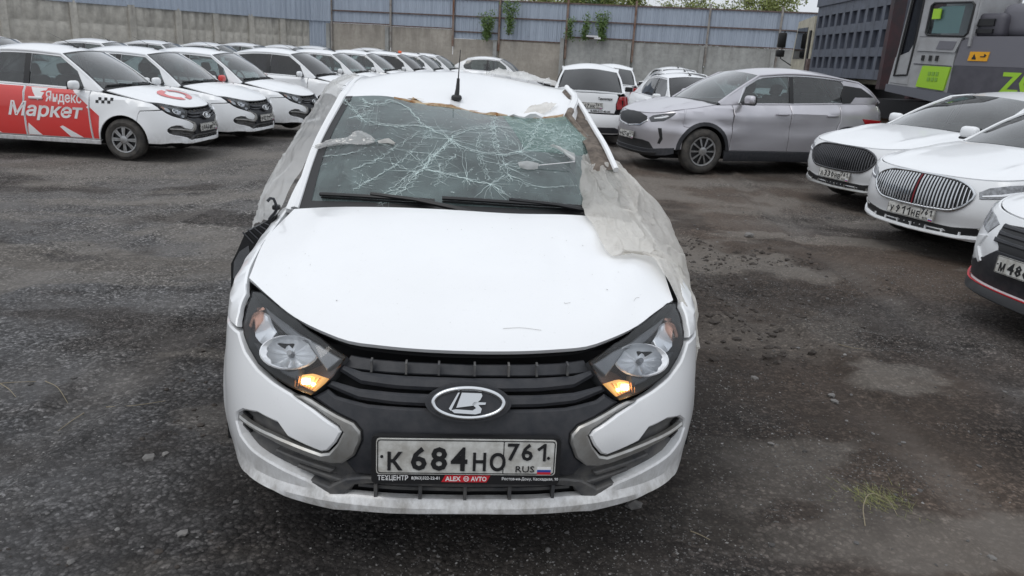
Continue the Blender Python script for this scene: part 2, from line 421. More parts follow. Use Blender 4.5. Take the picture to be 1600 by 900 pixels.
# ------------------------------------------------------------------ compact sedan (the wreck and most of the parked cars)
G = Body([(0, 0), (.25, .012), (.45, .055), (.60, .125), (.70, .215), (.778, .35), (.822, .50), (.842, .70), (.846, .95), (.85, 1.6), (.852, 2.2), (.848, 2.9), (.832, 3.5), (.80, 3.9), (.74, 4.08), (.62, 4.185), (.4, 4.24), (.2, 4.26), (0, 4.265)],
 [(.12, .12), (.17, .07), (.205, .03), (.25, .018), (.30, .02), (.36, .008), (.43, 0), (.50, .008), (.58, .03), (.66, .07), (.72, .11), (.78, .165), (.85, .24)],
 [(.12, .09), (.2, .03), (.28, .012), (.40, 0), (.50, 0), (.60, .004), (.70, .012), (.80, .025), (.90, .045), (1.0, .075)],
 [(.12, .14), (.2, .05), (.3, .01), (.45, 0), (.55, .012), (.61, .045), (.75, .055), (.9, .07), (1.0, .10)],
 [(0, .72), (.2, .755), (.4, .80), (.6, .84), (1.0, .90), (1.3, .935), (2, .955), (3, .98), (3.6, 1.0), (4.1, 1.0), (4.265, .985)],
 wheels=((.83, .29, .34), (3.306, .29, .34)), flare=.016,
 crease=lambda y, z: .010*np.exp(-((z-(.70+.03*(y-1.3)))/.03)**2)*np.clip((y-.9)/.5, 0, 1)*np.clip((4.0-y)/.3, 0, 1))

def mir(pts): return [(-x, *r) for x, *r in pts]
def sym(half):
    """closed polygon from its right half, centre points first and last"""
    return list(half)+[(-x, z) for x, z in reversed(half) if abs(x) > 1e-6]
def arc(cy, cz, r, a0, a1, n): return [(cy+r*math.cos(a), cz+r*math.sin(a)) for a in np.linspace(R_(a0), R_(a1), n)]
def frame3(o, right, up):
    """place text or print coordinates (x right, y up, z out) at o"""
    o, r, u = (np.asarray(v, float) for v in (o, right, up)); r /= np.linalg.norm(r); u -= r*(u@r); u /= np.linalg.norm(u); n = np.cross(r, u)
    return lambda V: o+V[:, :1]*r+V[:, 1:2]*u+V[:, 2:3]*n
def rrect(w, h, r, n=5):
    out = []
    for cx, cy, a in ((w/2-r, h/2-r, 0), (-w/2+r, h/2-r, 90), (-w/2+r, -h/2+r, 180), (w/2-r, -h/2+r, 270)): out += arc(cx, cy, r, a, a+90, n)
    return out

def glyph1(M):
    P = [(.14, -.5), (.30, -.5), (.30, .5), (.19, .5), (-.22, .20), (-.13, .08), (.14, .27)]; n = len(P); V = np.array([(x*.1, y*.1, -.0015) for x, y in P]+[(x*.1, y*.1, .0015) for x, y in P])
    return M(V), [tuple(range(n))[::-1], tuple(range(n, 2*n))]+[(i, (i+1) % n, n+(i+1) % n, n+i) for i in range(n)]
def licence_plate(parent, o, right, up, chars, region, full=False, w=.52, h=.112):
    """plate with embossed black characters; chars: string like 'М486ХХ'"""
    M = frame3(o, right, up)
    pl = MB().prism(rrect(w, h, .010), .003, M).build('licence_plate', PLATEW, parent, False)
    mb = MB()
    ring = np.array(rrect(w-.006, h-.006, .009, 5)); rin = np.array(rrect(w-.012, h-.012, .007, 5)); n = len(ring)
    V = np.vstack([np.c_[ring, np.full(n, .0042)], np.c_[rin, np.full(n, .0042)]]); mb.add(M(V), [(i, (i+1) % n, n+(i+1) % n, n+i) for i in range(n)])
    mb.prism([(w*.205-.0012, -h/2+.005), (w*.205+.0012, -h/2+.005), (w*.205+.0012, h/2-.005), (w*.205-.0012, h/2-.005)], .0042, M)
    xs = (-.206, -.138, -.080, -.022, .037, .090); wd = (.043, .048, .048, .048, .038, .046)
    for c, x, ww in zip(chars, xs, wd):
        dig = c.isdigit(); hh = .074 if dig else .058
        def MM(Vv, x=x, hh=hh, ww=ww, dig=dig):
            Vv = Vv.copy(); kk = hh/(Vv[:, 1].max()-Vv[:, 1].min()); Vv[:, 1] *= kk; Vv[:, 0] *= min(kk, ww/(Vv[:, 0].max()-Vv[:, 0].min()))
            Vv[:, 0] += x; Vv[:, 1] += -.006+(0 if dig else -.008); Vv[:, 2] += .0045; return M(Vv)
        mb.add(*(glyph1(MM) if c == '1' else text_mesh(c, .1, MM, .003, bold=.0022, res=2 if full else 1)))
    for k, c in enumerate(region):
        ww = (.034, .034, .026)[k] if len(region) == 3 else .034
        def MM(Vv, k=k, ww=ww):
            Vv = Vv.copy(); kk = .054/(Vv[:, 1].max()-Vv[:, 1].min()); Vv[:, 1] *= kk; Vv[:, 0] *= min(kk, ww/(Vv[:, 0].max()-Vv[:, 0].min()))
            Vv[:, 0] += .135+.040*k; Vv[:, 1] += .018; Vv[:, 2] += .0045; return M(Vv)
        mb.add(*(glyph1(MM) if c == '1' else text_mesh(c, .1, MM, .003, bold=.0015, res=2 if full else 1)))
    def MR(Vv):
        Vv = Vv.copy(); Vv[:, 0] += .171; Vv[:, 1] += -.036; Vv[:, 2] += .0045; return M(Vv)
    mb.add(*text_mesh('RUS', .028, MR, .002, width=.055))
    for bx in (-.244, .238): mb.lathe([(.003, .006), (.007, .005), (.007, 0.0001)], 10, 'z') if False else mb.prism([(bx+.0045*math.cos(a), .006*0+.0045*math.sin(a)) for a in np.linspace(0, 2*np.pi, 8, endpoint=False)], .006, M)
    mb.build('plate_lettering', INK, pl, False)
    for k, m in enumerate((WHITEP, BLUEP, REDP)):
        MB().prism([(.207, -.030-.0075*k), (.247, -.030-.0075*k), (.247, -.0375-.0075*k), (.207, -.0375-.0075*k)][::-1], .0045, M).build('flag_stripe', m, pl, False)
    return pl

def wheel(parent, x, y, r=.29, w=.185, rim=.185, style='cap', zc=None):
    s = 1 if x > 0 else -1; zc = zc or r
    e = empty('wheel', (x, y, zc), 0, parent)
    h = w/2; k = .014
    prof = [(-h+.01, rim), (-h, rim+.015), (-h-.006, (rim+r)/2), (-h+.012, r-.022), (-h+.03, r-.004)]
    prof += [(-h+.055, r), (-.004, r), (-.004, r-.008), (.004, r-.008), (.004, r), (h-.055, r), (h-.03, r-.004), (h-.012, r-.022), (h+.006, (rim+r)/2), (h, rim+.015), (h-.01, rim)]
    MB().lathe(prof, 36, 'x').build('tyre', RUBBER, e)
    mb = MB(); o = s*(h-.012)
    mb.lathe([(o-s*.10, rim*.97), (o, rim*.99), (o+s*.008, rim*.97), (o+s*.004, rim*.90), (o-s*.012, rim*.88)], 36, 'x')
    n = {'cap': 8, 'multi': 10, 'five': 5}[style]; wi, wo = {'cap': (.030, .052), 'multi': (.014, .028), 'five': (.04, .07)}[style]
    for i in range(n):
        a = 2*math.pi*i/n; c, sn = math.cos(a), math.sin(a)
        def MM(V, c=c, sn=sn):
            X = V[:, 0]; Y = V[:, 1]; Z = V[:, 2]
            return np.stack([o+s*(Z-.012+.012*(1-X/rim)), X*c-Y*sn, X*sn+Y*c], 1)
        r0, r1 = rim*.2, rim*.92; g = .10 if style == 'cap' else .2
        mb.prism([(r0, -wi/2), (r1, -wo/2), (r1, -wo*g/2), (r0*1.7, -wi*g/2)], .014, MM); mb.prism([(r0*1.7, wi*g/2), (r1, wo*g/2), (r1, wo/2), (r0, wi/2)], .014, MM)
    mb.lathe([(o-s*.01, rim*.30), (o+s*.012, rim*.28), (o+s*.018, rim*.2), (o+s*.018, .0005)], 20, 'x')
    mb.build('rim', ALLOY, e, ang=30)
    MB().lathe([(o-s*.03, rim*.95), (o-s*.032, .001)], 24, 'x').build('spoke_shade', BLACK, e)  # black disc put in for the shade behind the spokes
    return e

def seat(parent, x, y, z=.32, mat=None):
    mb = MB(); mb.rbox((x, y, z+.12), (.50, .52, .20), .06, 3)
    ca, sa = math.cos(.32), math.sin(.32); rot = np.array([(1, 0, 0), (0, ca, sa), (0, -sa, ca)])
    mb.rbox((x, y+.32, z+.46), (.48, .14, .62), .06, 3, rot); mb.rbox((x, y+.44, z+.84), (.25, .09, .17), .04, 3, rot)
    for k in (-.06, .06): mb.tube([(x+k, y+.40, z+.72), (x+k, y+.44, z+.84)], .006, 6)
    return mb.build('seat', mat or SEATM, parent)

HEADLIGHT = [(.385, .709), (.418, .655), (.478, .600), (.55, .610), (.615, .626), (.70, .650), (.76, .683), (.81, .717), (.865, .757), (.94, .797), (.975, .808), (.93, .812), (.80, .796), (.645, .776), (.50, .746)]
TOPH = [(.39, .743), (.49, .757), (.65, .776), (.89, .808), (1.0, .818)]

def granta(name, hero=False, plate=('О046МК', '761')):
    root = empty(name); res = .03 if hero else .075
    W = WHITE_H if hero else WHITE
    uy, ux = G.uy, G.ux
    Y = lambda pts: [(uy(y), z) for y, z in pts]
    T = lambda y: float(G.top(y))
    arf = arc(.83, .29, .335, 178, 129, 6)      # front part of the front arch, bottom to top
    ed = .004 if hero else .006
    # --- side panels
    for s in (1, -1):
        f = [(.872, .722), (.905, .757), (.985, .802)]+Y([(y, T(y)-.001) for y in (.56, .7, .85, 1.0, 1.15, 1.29)])+Y([(1.295, .6), (1.27, .27), (1.168, .27)])+Y(arc(.83, .29, .335, 4, 128, 14))+Y([(.60, .66), (.572, .700)])
        panel('front_fender', G, f, W, root, res=res, edge=ed, sgn=s)
        d = Y([(1.302, T(1.302)-.001), (1.303, .6), (1.28, .272), (2.236, .272), (2.24, .6), (2.242, T(2.24)-.001)]+[(y, T(y)-.001) for y in (2.0, 1.7)])
        fd = panel('front_door', G, d, W, root, res=res*1.5, edge=ed, sgn=s)
        d = Y([(2.250, T(2.25)-.001), (2.248, .6), (2.244, .272), (2.965, .272)]+arc(3.306, .29, .335, 176, 140, 5)+[(3.12, .62), (3.185, .8), (3.19, T(3.19)-.001), (2.8, T(2.8)-.001), (2.5, T(2.5)-.001)])
        rd = panel('rear_door', G, d, W, root, res=res*1.5, edge=ed, sgn=s)
        q = Y([(3.198, T(3.2)-.001), (3.193, .8), (3.128, .62)]+arc(3.306, .29, .335, 138, 38, 10)+[(3.62, .55), (3.66, .615), (4.02, .615), (3.985, .70), (3.965, .965), (3.98, T(3.98)-.001), (3.7, T(3.7)-.001), (3.45, T(3.45)-.001)])
        panel('rear_quarter', G, q, W, root, res=res*1.5, edge=ed, sgn=s)
        for p_, y0 in ((fd, 2.06), (rd, 3.02)):
            P = G(uy(y0)*s, .80); MB().rbox(P+np.array((s*.018, 0, 0)), (.03, .20, .035), .012).build('door_handle', W, p_)
        sl = Y([(1.17, .262), (2.96, .262), (2.95, .20), (1.18, .20)]); panel('sill', G, sl, W, root, res=.1, edge=.006, sgn=s, thick=.05)
        # tail lamp
        tl = Y([(3.975, .955), (3.995, .71)])+[(G.uxr(.70), .70), (G.uxr(.55), .70), (G.uxr(.535), .80), (G.uxr(.60), .94)]
        panel('tail_lamp', G, tl, TAIL, root, res=.06, edge=.01, sgn=s)
    Um = G.U
    def RF(a, z):
        a = np.asarray(a, float); return G(np.where(a >= 0, -(Um-a), Um+a), z)
    ra = lambda x: Um-G.uxr(x)
    rb = [(0, .22), (ra(.5), .22), (ra(.7), .24), (Um-uy(3.66), .24), (Um-uy(3.64), .45), (Um-uy(3.665), .608), (Um-uy(4.03), .608), (ra(.5), .60), (0, .605)]
    panel('rear_bumper', RF, sym(rb), W, root, res=res*1.5, edge=.008)
    panel('rear_bumper_insert', RF, sym([(0, .245), (ra(.60), .25), (ra(.66), .30), (ra(.52), .36), (0, .35)]), DARKPL, root, res=.1, off=.006)
    tk = sym([(0, .625), (ra(.50), .625), (ra(.527), .70), (ra(.52), .80), (ra(.575), .94), (ra(.55), .968), (0, .99)])
    tkp = panel('trunk_lid', RF, tk, W, root, res=res*1.4, edge=.006, depth=lambda a, z: -.018*np.clip(1-np.abs(z-.76)/.09, 0, 1)**.5*np.clip(1-np.abs(a)/.40, 0, 1)**.3)
    mb = MB(); mb.grid(coons([(-.60, 4.10, .985), (0, 4.165, 1.0), (.60, 4.10, .985)], [(-.655, 3.72, 1.0), (0, 3.80, 1.022), (.655, 3.72, 1.0)], [(-.60, 4.10, .985), (-.655, 3.72, 1.0)], [(.60, 4.10, .985), (.655, 3.72, 1.0)], 12, 6, 0)[::-1]); mb.build('trunk_top', W, tkp)
    MB().grid(np.stack([np.array([RF(a, z)+[0, o_, 0] for a in np.linspace(-ra(.55), ra(.55), 13)]) for z, o_ in ((.966, 0), (.985, -.03), (.992, -.06))])).build('trunk_edge', W, tkp)
    # shoulder between the quarter panels and the rear glass / trunk top
    for s in (1, -1):
        a = np.array([G(uy(y)*s, T(y)-.002) for y in np.linspace(3.15, 4.06, 12)]); b = np.array([(s*float(np.interp(y, (3.15, 3.72, 4.06), (.60, .655, .60))), y, float(np.interp(y, (3.15, 3.72, 4.06), (1.02, 1.0, .985)))) for y in np.linspace(3.15, 4.06, 12)])
        MB().grid(np.stack([a, (a+b)/2+[0, 0, .006], b])).build('rear_shoulder', W, root)
    # --- front bumper, white
    bp = [(0, .297), (.34, .297), (.415, .288), (.49, .325), (.61, .354), (.71, .37), (.775, .395), (.802, .43), (.792, .462), (.745, .492), (.67, .508), (.585, .500), (.545, .465), (.43, .438), (.41, .446), (.385, .476), (.37, .508), (.382, .523), (.46, .562), (.55, .594), (.615, .610), (.70, .634), (.78, .668), (.848, .712)]
    bp += [(uy(.570), .692), (uy(.598), .655)]+Y(arf[::-1])+[(uy(.495), .25), (.90, .245), (.75, .262), (.61, .258), (.57, .247), (.40, .236), (.35, .243), (0, .252)]
    lipd = lambda a, z: .014*np.clip(1-np.abs(z-.265)/.03, 0, 1)*np.clip((.92-np.abs(a))/.2, 0, 1)+.010*np.clip((np.abs(a)-.36)/.05, 0, 1)*np.clip((.56-np.abs(a))/.1, 0, 1)*np.clip((z-.44)/.05, 0, 1)
    fb = panel('front_bumper', G, sym(bp), W, root, res=res*.8, edge=.006, thick=.03, depth=lipd)
    # --- dark plastic behind and between
    panel('grille_backing', G, sym([(0, .25), (.40, .26), (.60, .28), (.80, .36), (.84, .46), (.80, .56), (.70, .60), (.50, .59), (.46, .62), (.40, .70), (0, .715)]), VOID, root, off=-.05, res=.08, edge=0, thick=0)
    gr = panel('grille_panel', G, sym([(0, .592), (.094, .590), (.30, .592), (.40, .606), (.432, .622), (.478, .594), (.39, .556), (.335, .538), (.313, .516), (.311, .49), (.33, .443), (.36, .415), (.33, .372), (0, .365)]), DARKPL, root, res=res, off=-.006, edge=.008, thick=.05)
    slats = [(.672, .640, .395, .02), (.628, .598, .425, .022)]
    for zt, zb, xe, tip in slats:
        panel('grille_slat', G, sym([(0, zt), (.20, zt+.001), (.33, zt+.004), (xe, zt+tip*.8), (xe+.012, zt+tip*.1), (.33, zb+.006), (.22, zb), (0, zb-.003)]), DARKPL, gr, res=res, off=-.004, edge=.008, thick=.035)
    panel('grille_top_bar', G, sym([(0, .712), (.30, .716), (.385, .722), (.408, .686), (.30, .682), (0, .680)]), DARKPL, gr, res=res, off=-.034, edge=.003, thick=.02)
    for a in (-.30, -.19, -.09, 0.02, .12, .21, .31):
        MB().box(G(ux(a), .69)+np.array((0, .012, 0)), (.006, .03, .035)).build('grille_tab', GREYPL, gr, False)
    for s in (1, -1):
        panel('corner_trim', G, [(.50, .594), (.475, .588), (.39, .556), (.335, .538), (.313, .516), (.310, .49), (.328, .443), (.366, .412), (.40, .407), (.44, .410), (.51, .423), (.61, .441), (.70, .449), (.765, .452), (.765, .468), (.70, .465), (.60, .460), (.54, .452), (.43, .434), (.405, .441), (.380, .473), (.364, .508), (.377, .527), (.46, .567), (.54, .594)], SATIN, root, res=res, off=.006, edge=.006, sgn=s)
        fg = panel('fog_recess', G, [(.33, .43), (.37, .405), (.44, .405), (.55, .44), (.56, .49), (.67, .512), (.75, .495), (.805, .46), (.815, .42), (.78, .385), (.71, .36), (.61, .345), (.49, .315), (.42, .28), (.36, .29), (.31, .36)], GREYPL, root, res=res, off=-.03, edge=.003, sgn=s, thick=.03)
        vb = MB()
        for k in range(4):
            z0 = .412+.016*k; vb.add(*panel_mesh(G, [(.735, z0), (.79, z0+.004), (.79, z0+.012), (.735, z0+.008)], off=-.018, thick=.01, res=.05, edge=0, sgn=s))
        vb.build('fog_vent', BLACK, fg)
        for z0, u0, u1 in ((.372, .40, .60), (.338, .38, .52)):
            panel('lower_slat', G, [(u0, z0), (u1, z0+.03), (u1+.01, z0+.015), (u0+.01, z0-.014)], GREYPL, fg, res=res, off=-.012, edge=.004, sgn=s)
    lg = panel('lower_grille_bar', G, sym([(0, .362), (.30, .366), (.36, .352), (.42, .31), (.47, .322), (.50, .318), (.42, .280), (.37, .292), (.335, .330), (.28, .342), (0, .340)]), GREYPL, root, res=res, off=-.004, edge=.005, thick=.03)
    for a in (-.27, -.135, 0, .135, .27): MB().box(G(ux(a), .318)+np.array((0, .02, 0)), (.010, .03, .045)).build('lower_grille_tab', GREYPL, lg, False)
    panel('lower_grille_louvre', G, sym([(0, .322), (.33, .322), (.33, .312), (0, .312)]), GREYPL, lg, res=.06, off=-.022, edge=0, thick=.02)
    # --- emblem
    c0 = G(0, .617); tilt = np.array((0, .36, .93)); M = frame3(c0+np.array((0, -.022, 0)), (1, 0, 0), tilt)
    el = lambda a, b, n=40: [(a*math.cos(t), b*math.sin(t)) for t in np.linspace(0, 2*np.pi, n, endpoint=False)]
    bd = MB().prism(el(.113, .050), .012, M).prism(el(.125, .056), -.03, M).build('emblem_base', DARKPL, gr)
    MB().tube(M(np.array([(x, y, .012) for x, y in el(.101, .042, 48)])), .0075, 10, closed=True).build('emblem_ring', CHROME, bd)
    eb = MB(); eb.prism([(-.020, .030), (.036, .029), (.039, .022), (.033, .010), (.015, -.006), (-.035, -.013)], .020, M)
    eb.prism([(-.050, -.020), (-.035, -.0175), (.012, -.020), (.022, -.013), (.010, -.003), (.016, .004), (.050, .003), (.048, -.003), (.028, -.004), (.038, -.015), (.035, -.027), (.020, -.031), (-.040, -.028)], .020, M)
    eb.prism([(-.050, -.022), (-.026, .030), (-.031, .030), (-.056, -.016)], .020, M); eb.build('emblem', CHROME, bd, False)
    # --- plate
    zc = .460; pc = G(0, zc); o = pc+np.array((0, -.014, 0)); tl = np.array((0, .05, 1.))
    if hero:
        fr = MB().prism([(x, y-.010) for x, y in rrect(.548, .150, .014)], -.018, frame3(o+np.array((0, -.001, 0)), (1, 0, 0), tl)).build('plate_frame', BLACK, root)
        licence_plate(root, o+np.array((0, -.002, .004)), (1, 0, 0), tl, plate[0], plate[1], True)
        M2 = frame3(o+np.array((0, -.0018, 0))-.0665*tl/np.linalg.norm(tl), (1, 0, 0), tl)
        sh = lambda dx, dy=0, dz=.0006: (lambda V: M2(V+np.array((dx, dy, dz))))
        mb = MB(); mb.add(*text_mesh('ТЕХЦЕНТР', .021, sh(-.212), .0005, width=.088, bold=.0004)); mb.add(*text_mesh('8(863)322-22-81', .013, sh(-.118), .0005, width=.082, bold=.0002))
        mb.add(*text_mesh('Ростов-на-Дону, Каскадная, 90', .0125, sh(.188), .0005, width=.166, bold=.0001)); 
        MB().prism([(-.072, -.011), (.060, -.011), (.071, .011), (-.061, .011)], .0006, M2).build('frame_banner', REDP, fr, False)
        mb.add(*text_mesh('ALEX', .020, sh(-.038, 0, .0012), .0005, width=.045, bold=.0005)); mb.add(*text_mesh('AVTO', .020, sh(.037, 0, .0012), .0005, width=.046, bold=.0005))
        mb.tube(M2(np.array([(.0005+.0075*math.cos(t), .0075*math.sin(t), .0013) for t in np.linspace(0, 2*np.pi, 20, endpoint=False)])), .0009, 4, closed=True)
        for k in (-.003, .004): mb.box(M2(np.array([(k, 0, .0013)]))[0], (.0014, .001, .014))
        mb.box(M2(np.array([(.0005, 0, .0013)]))[0], (.014, .001, .0014))
        mb.build('frame_lettering', WHITEP, fr, False)
    else:
        licence_plate(root, o, (1, 0, 0), tl, plate[0], plate[1])
    # --- head lamps
    for s in (1, -1):
        V, F = panel_mesh(G, HEADLIGHT, off=0, res=.035, edge=.004, sgn=s, thick=0)
        h = mk('headlight', *panel_mesh(G, HEADLIGHT, off=-.09, thick=-.09, res=.05, edge=0, sgn=s), LAMP_BZ if not hero else LAMP_BZ, root, ang=50)
        mk('lens', V, F, LENS, h)
        def at(u, z, d): 
            P = G(u*s, z); e = 1e-3; n = np.cross(G(u*s+e, z)-G(u*s-e, z), G(u*s, z+e)-G(u*s, z-e)); n /= np.linalg.norm(n); return P+n*d, n
        for (u, z, r, dd) in ((.600, .702, .070, -.012),):
            P, n = at(u, z, dd); fw = np.array((n[0]*.35, n[1], .62)); fw /= np.linalg.norm(fw)
            rr = np.cross(fw, (0, 0, 1.)); rr /= np.linalg.norm(rr); Mx = frame3(P, rr, np.cross(rr, fw))
            sg = 1 if np.cross(rr, np.cross(rr, fw))@fw > 0 else -1
            bw = MB(); k = 28; V = []; prof = [(0, 1.06), (.004, 1.0)]+[(-.024*(1-t*t)*r/.06, t) for t in (.9, .75, .55, .35, .18, .02)]
            for q_, (zz, t) in enumerate(prof): V += [(r*t*1.22*math.cos(a)*(1+.02*math.cos(8*a)*(q_ > 1)), r*t*.74*math.sin(a), (zz+(.005*math.cos(10*a)*(q_ > 1)*t))*sg) for a in np.linspace(0, 2*np.pi, k, endpoint=False)]
            bw.add(Mx(np.array(V)), [(i*k+j, i*k+(j+1) % k, (i+1)*k+(j+1) % k, (i+1)*k+j) for i in range(len(prof)-1) for j in range(k)])
            bw.build('reflector', REFLECT, h)
            MB().tube([P-fw*.024, P-fw*.002], [.011, .008], 10).build('bulb', LAMP_IN, h)
        panel('reflector', G, [(.705, .70), (.76, .705), (.825, .748), (.90, .788), (.82, .783), (.72, .752)], REFLECT, h, off=-.028, res=.03, sgn=s, edge=.004, thick=.02, depth=lambda a, z: .004*np.sin(a*180))
        panel('bezel', G, [(.535, .630), (.60, .640), (.70, .668), (.765, .70), (.70, .692), (.64, .660), (.58, .652), (.545, .662)], LAMP_BZ, h, off=-.014, res=.04, sgn=s, edge=.003, thick=.03)
        panel('bezel', G, [(.41, .705), (.50, .733), (.66, .764), (.86, .792), (.80, .778), (.66, .748), (.55, .735), (.50, .705), (.45, .67)], LAMP_IN, h, off=-.016, res=.04, sgn=s, edge=.003, thick=.03)
        tlp = panel('turn_lamp', G, [(.455, .650), (.505, .656), (.560, .643), (.540, .620), (.488, .609)], LAMP_ON if hero else REFLECT, h, off=-.026, res=.03, sgn=s, edge=.006, thick=.03)
        if hero:
            P, n = at(.512, .633, -.016); MB().rbox(P, (.026, .012, .020), .006, 3).build('lit_bulb', BULB_ON, h)
            P, n = at(.487, .628, -.018); MB().rbox(P, (.012, .010, .010), .004, 2).build('lit_bulb', BULB_ON, h)
            tx = MB()
            for k in range(7): tx.add(*panel_mesh(G, [(.462+.014*k, .648-.004*k*.3), (.466+.014*k, .649-.004*k*.3), (.485+.010*k, .613), (.481+.010*k, .612)], off=-.010, thick=.004, res=.05, edge=0, sgn=s))
            tx.build('turn_lamp_ribs', AMBER, h)
        panel('side_marker', G, [(.80, .735), (.83, .742), (.88, .785), (.86, .79), (.82, .77)], AMBER, h, off=-.012, res=.05, sgn=s, edge=.003, thick=.02)
    # --- under-bonnet shadow, underbody, wheel wells
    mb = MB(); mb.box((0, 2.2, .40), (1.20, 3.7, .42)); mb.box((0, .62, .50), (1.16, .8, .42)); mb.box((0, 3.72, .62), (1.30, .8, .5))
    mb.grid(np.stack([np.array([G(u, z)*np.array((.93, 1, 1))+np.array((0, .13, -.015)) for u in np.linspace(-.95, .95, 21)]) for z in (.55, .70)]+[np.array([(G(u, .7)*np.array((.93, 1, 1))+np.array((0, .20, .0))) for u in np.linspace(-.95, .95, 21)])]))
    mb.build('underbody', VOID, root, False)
    for s in (1, -1):
        for wy in (.83, 3.306):
            mb = MB(); mb.lathe([(s*.58, .36), (s*.826, .345)], 20, 'x', (0, wy, .29), R_(-8), R_(188)); mb.build('wheel_liner', VOID, root)
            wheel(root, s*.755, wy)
    # --- greenhouse
    if hero:
        hdr = [(-.590, 1.72, 1.360), (-.372, 1.70, 1.372), (-.230, 1.69, 1.347), (-.077, 1.69, 1.337), (.075, 1.70, 1.313), (.208, 1.71, 1.310), (.322, 1.72, 1.305), (.478, 1.74, 1.322)]
        hL, hR = hdr[0], hdr[-1]
    else:
        hL, hR = (-.56, 1.80, 1.405), (.56, 1.80, 1.405); hdr = [hL, (-.3, 1.735, 1.44), (0, 1.715, 1.452), (.3, 1.735, 1.44), hR]
    base = [(-.705, 1.15, .938), (-.4, 1.05, .955), (0, 1.01, .962), (.4, 1.05, .955), (.705, 1.15, .938)]
    bR = (.60, 1.14, .95) if hero else base[-1]
    WS = coons(base, hdr, [base[0], (-.66, 1.44, 1.17) if not hero else (-.672, 1.42, 1.155), hL], [base[-1], (.66, 1.44, 1.17) if not hero else (.64, 1.43, 1.15), hR], 30, 20, .035)
    ws = MB().grid(WS).build('windscreen', SHIELD if hero else GLASS, root)
    # black ceramic border of the windscreen
    h_, w_ = WS.shape[:2]; nn = gnormals(WS)
    def wsp(a, b, d=.0):
        a = np.asarray(a, float)*(w_-1); b = np.asarray(b, float)*(h_-1); i = np.clip(b.astype(int), 0, h_-2); j = np.clip(a.astype(int), 0, w_-2); fb_, fa = (b-i)[..., None], (a-j)[..., None]
        L = lambda X: (X[i, j]*(1-fa)+X[i, j+1]*fa)*(1-fb_)+(X[i+1, j]*(1-fa)+X[i+1, j+1]*fa)*fb_
        return L(WS)+L(nn)*d
    bl = MB(); t = np.linspace(0, 1, 25)
    for (a0, b0, a1, b1) in ((t*0, t, t*0+.035, t), (t*0+.965, t, t*0+1, t), (t, t*0, t, t*0+.055), (t, t*0+.97, t, t*0+1)):
        bl.grid(np.stack([wsp(a0, b0, .002), wsp(a1, b1, .002)]))
    if not hero: bl.build('windscreen_border', BLACK, ws)
    else:
        bl = MB(); bl.grid(np.stack([wsp(t*0, t, .002), wsp(t*0+.045, t, .002)])); bl.grid(np.stack([wsp(t, t*0, .002), wsp(t, t*0+.06, .002)])); bl.build('windscreen_border', BLACK, ws)
    rails = [hL, (-.592, 2.2, 1.415), (-.585, 2.7, 1.41), (-.545, 3.1, 1.365)] if hero else [hL, (-.578, 2.2, 1.428), (-.572, 2.7, 1.42), (-.545, 3.1, 1.37)]
    railsR = [hR, (.545, 2.0, 1.375), (.575, 2.3, 1.405), (.575, 2.7, 1.405), (.545, 3.1, 1.365)] if hero else [(-x, y, z) for x, y, z in rails]
    rh = [(-.545, 3.1, 1.365), (0, 3.20, 1.418), (.545, 3.1, 1.365)]
    RO = coons(hdr, rh, rails, railsR, 40 if hero else 16, 36 if hero else 14, .045 if not hero else .040)
    if hero:
        u = np.linspace(0, 1, RO.shape[1])[None, :]; v = np.linspace(0, 1, RO.shape[0])[:, None]
        dent = -.050*np.exp(-((u-.80)/.20)**2-((v-.16)/.16)**2)-.022*np.exp(-((u-.5)/.12)**2-((v-.10)/.10)**2)+.012*np.exp(-((u-.68)/.04)**2-((v-.12)/.12)**2)+.012*np.exp(-((u-.93)/.04)**2-((v-.12)/.15)**2)-.03*np.exp(-((u-.62)/.22)**2-((v-.32)/.25)**2)
        dent = dent*np.clip(v/.05, 0, 1)
        RO[..., 2] += dent
        lip = np.exp(-v/.018)*(np.sin(u*31)*.006+np.sin(u*67+1)*.004)*np.clip((u-.22)/.1, 0, 1)
        RO[..., 2] += lip; RO[..., 1] += lip*.8
    roof = shell(RO, .025).build('roof', W, root, ang=60)
    RO_ = RO
    rw = [(-.64, 3.70, 1.01), (0, 3.79, 1.03), (.64, 3.70, 1.01)]
    MB().grid(coons(rh, rw, [rh[0], rw[0]], [rh[-1], rw[-1]], 16, 10, .02)).build('rear_window', TINT if not hero else GLASS, root)
    for s in (1, -1):
        rp = np.array(([(abs(x), y, z) for x, y, z in (rails if s < 0 else railsR)]))
        A0 = np.array((.705, 1.15, .938)); C0 = np.array((.655, 3.73, 1.003))
        line = np.vstack([cspline([A0, (rp[0]+A0)/2+np.array((.015, -.01, .012)), rp[0]], 10), cspline(rp, 16)[1:], cspline([rp[-1], (rp[-1]+C0)/2+np.array((.01, .0, .03)), C0], 10)[1:]])
        lx, ly, lz = line[:, 0], line[:, 1], line[:, 2]
        def GH(a, z, lx=lx, ly=ly, lz=lz):
            sd = np.where(np.asarray(a) < 0, -1., 1.); y = np.abs(a); b = G(np.interp(y, G.c[:, 1], G.L), G.top(y)); xb, zb = b[..., 0], b[..., 2]
            xr, zr = np.interp(y, ly, lx), np.interp(y, ly, lz); k = (xb-xr)/np.maximum(zr-zb, .14); d = z-zb
            return np.stack([sd*(xb-d*k+.05*np.clip(d/.45, 0, 1)*np.clip(1-d/.45, 0, 1)), y, z+0*y], -1)
        out = [(ly[i], lz[i]) for i in range(len(ly))]+[(y, T(y)-.001) for y in np.linspace(3.70, 1.16, 14)]
        zr = lambda y: float(np.interp(y, ly, lz))
        w1 = [(1.40, T(1.4)+.022)]+[(y, zr(y)-.040) for y in (1.52, 1.62, 1.72, 1.80, 1.95, 2.1, 2.20)]+[(2.205, T(2.2)+.022)]
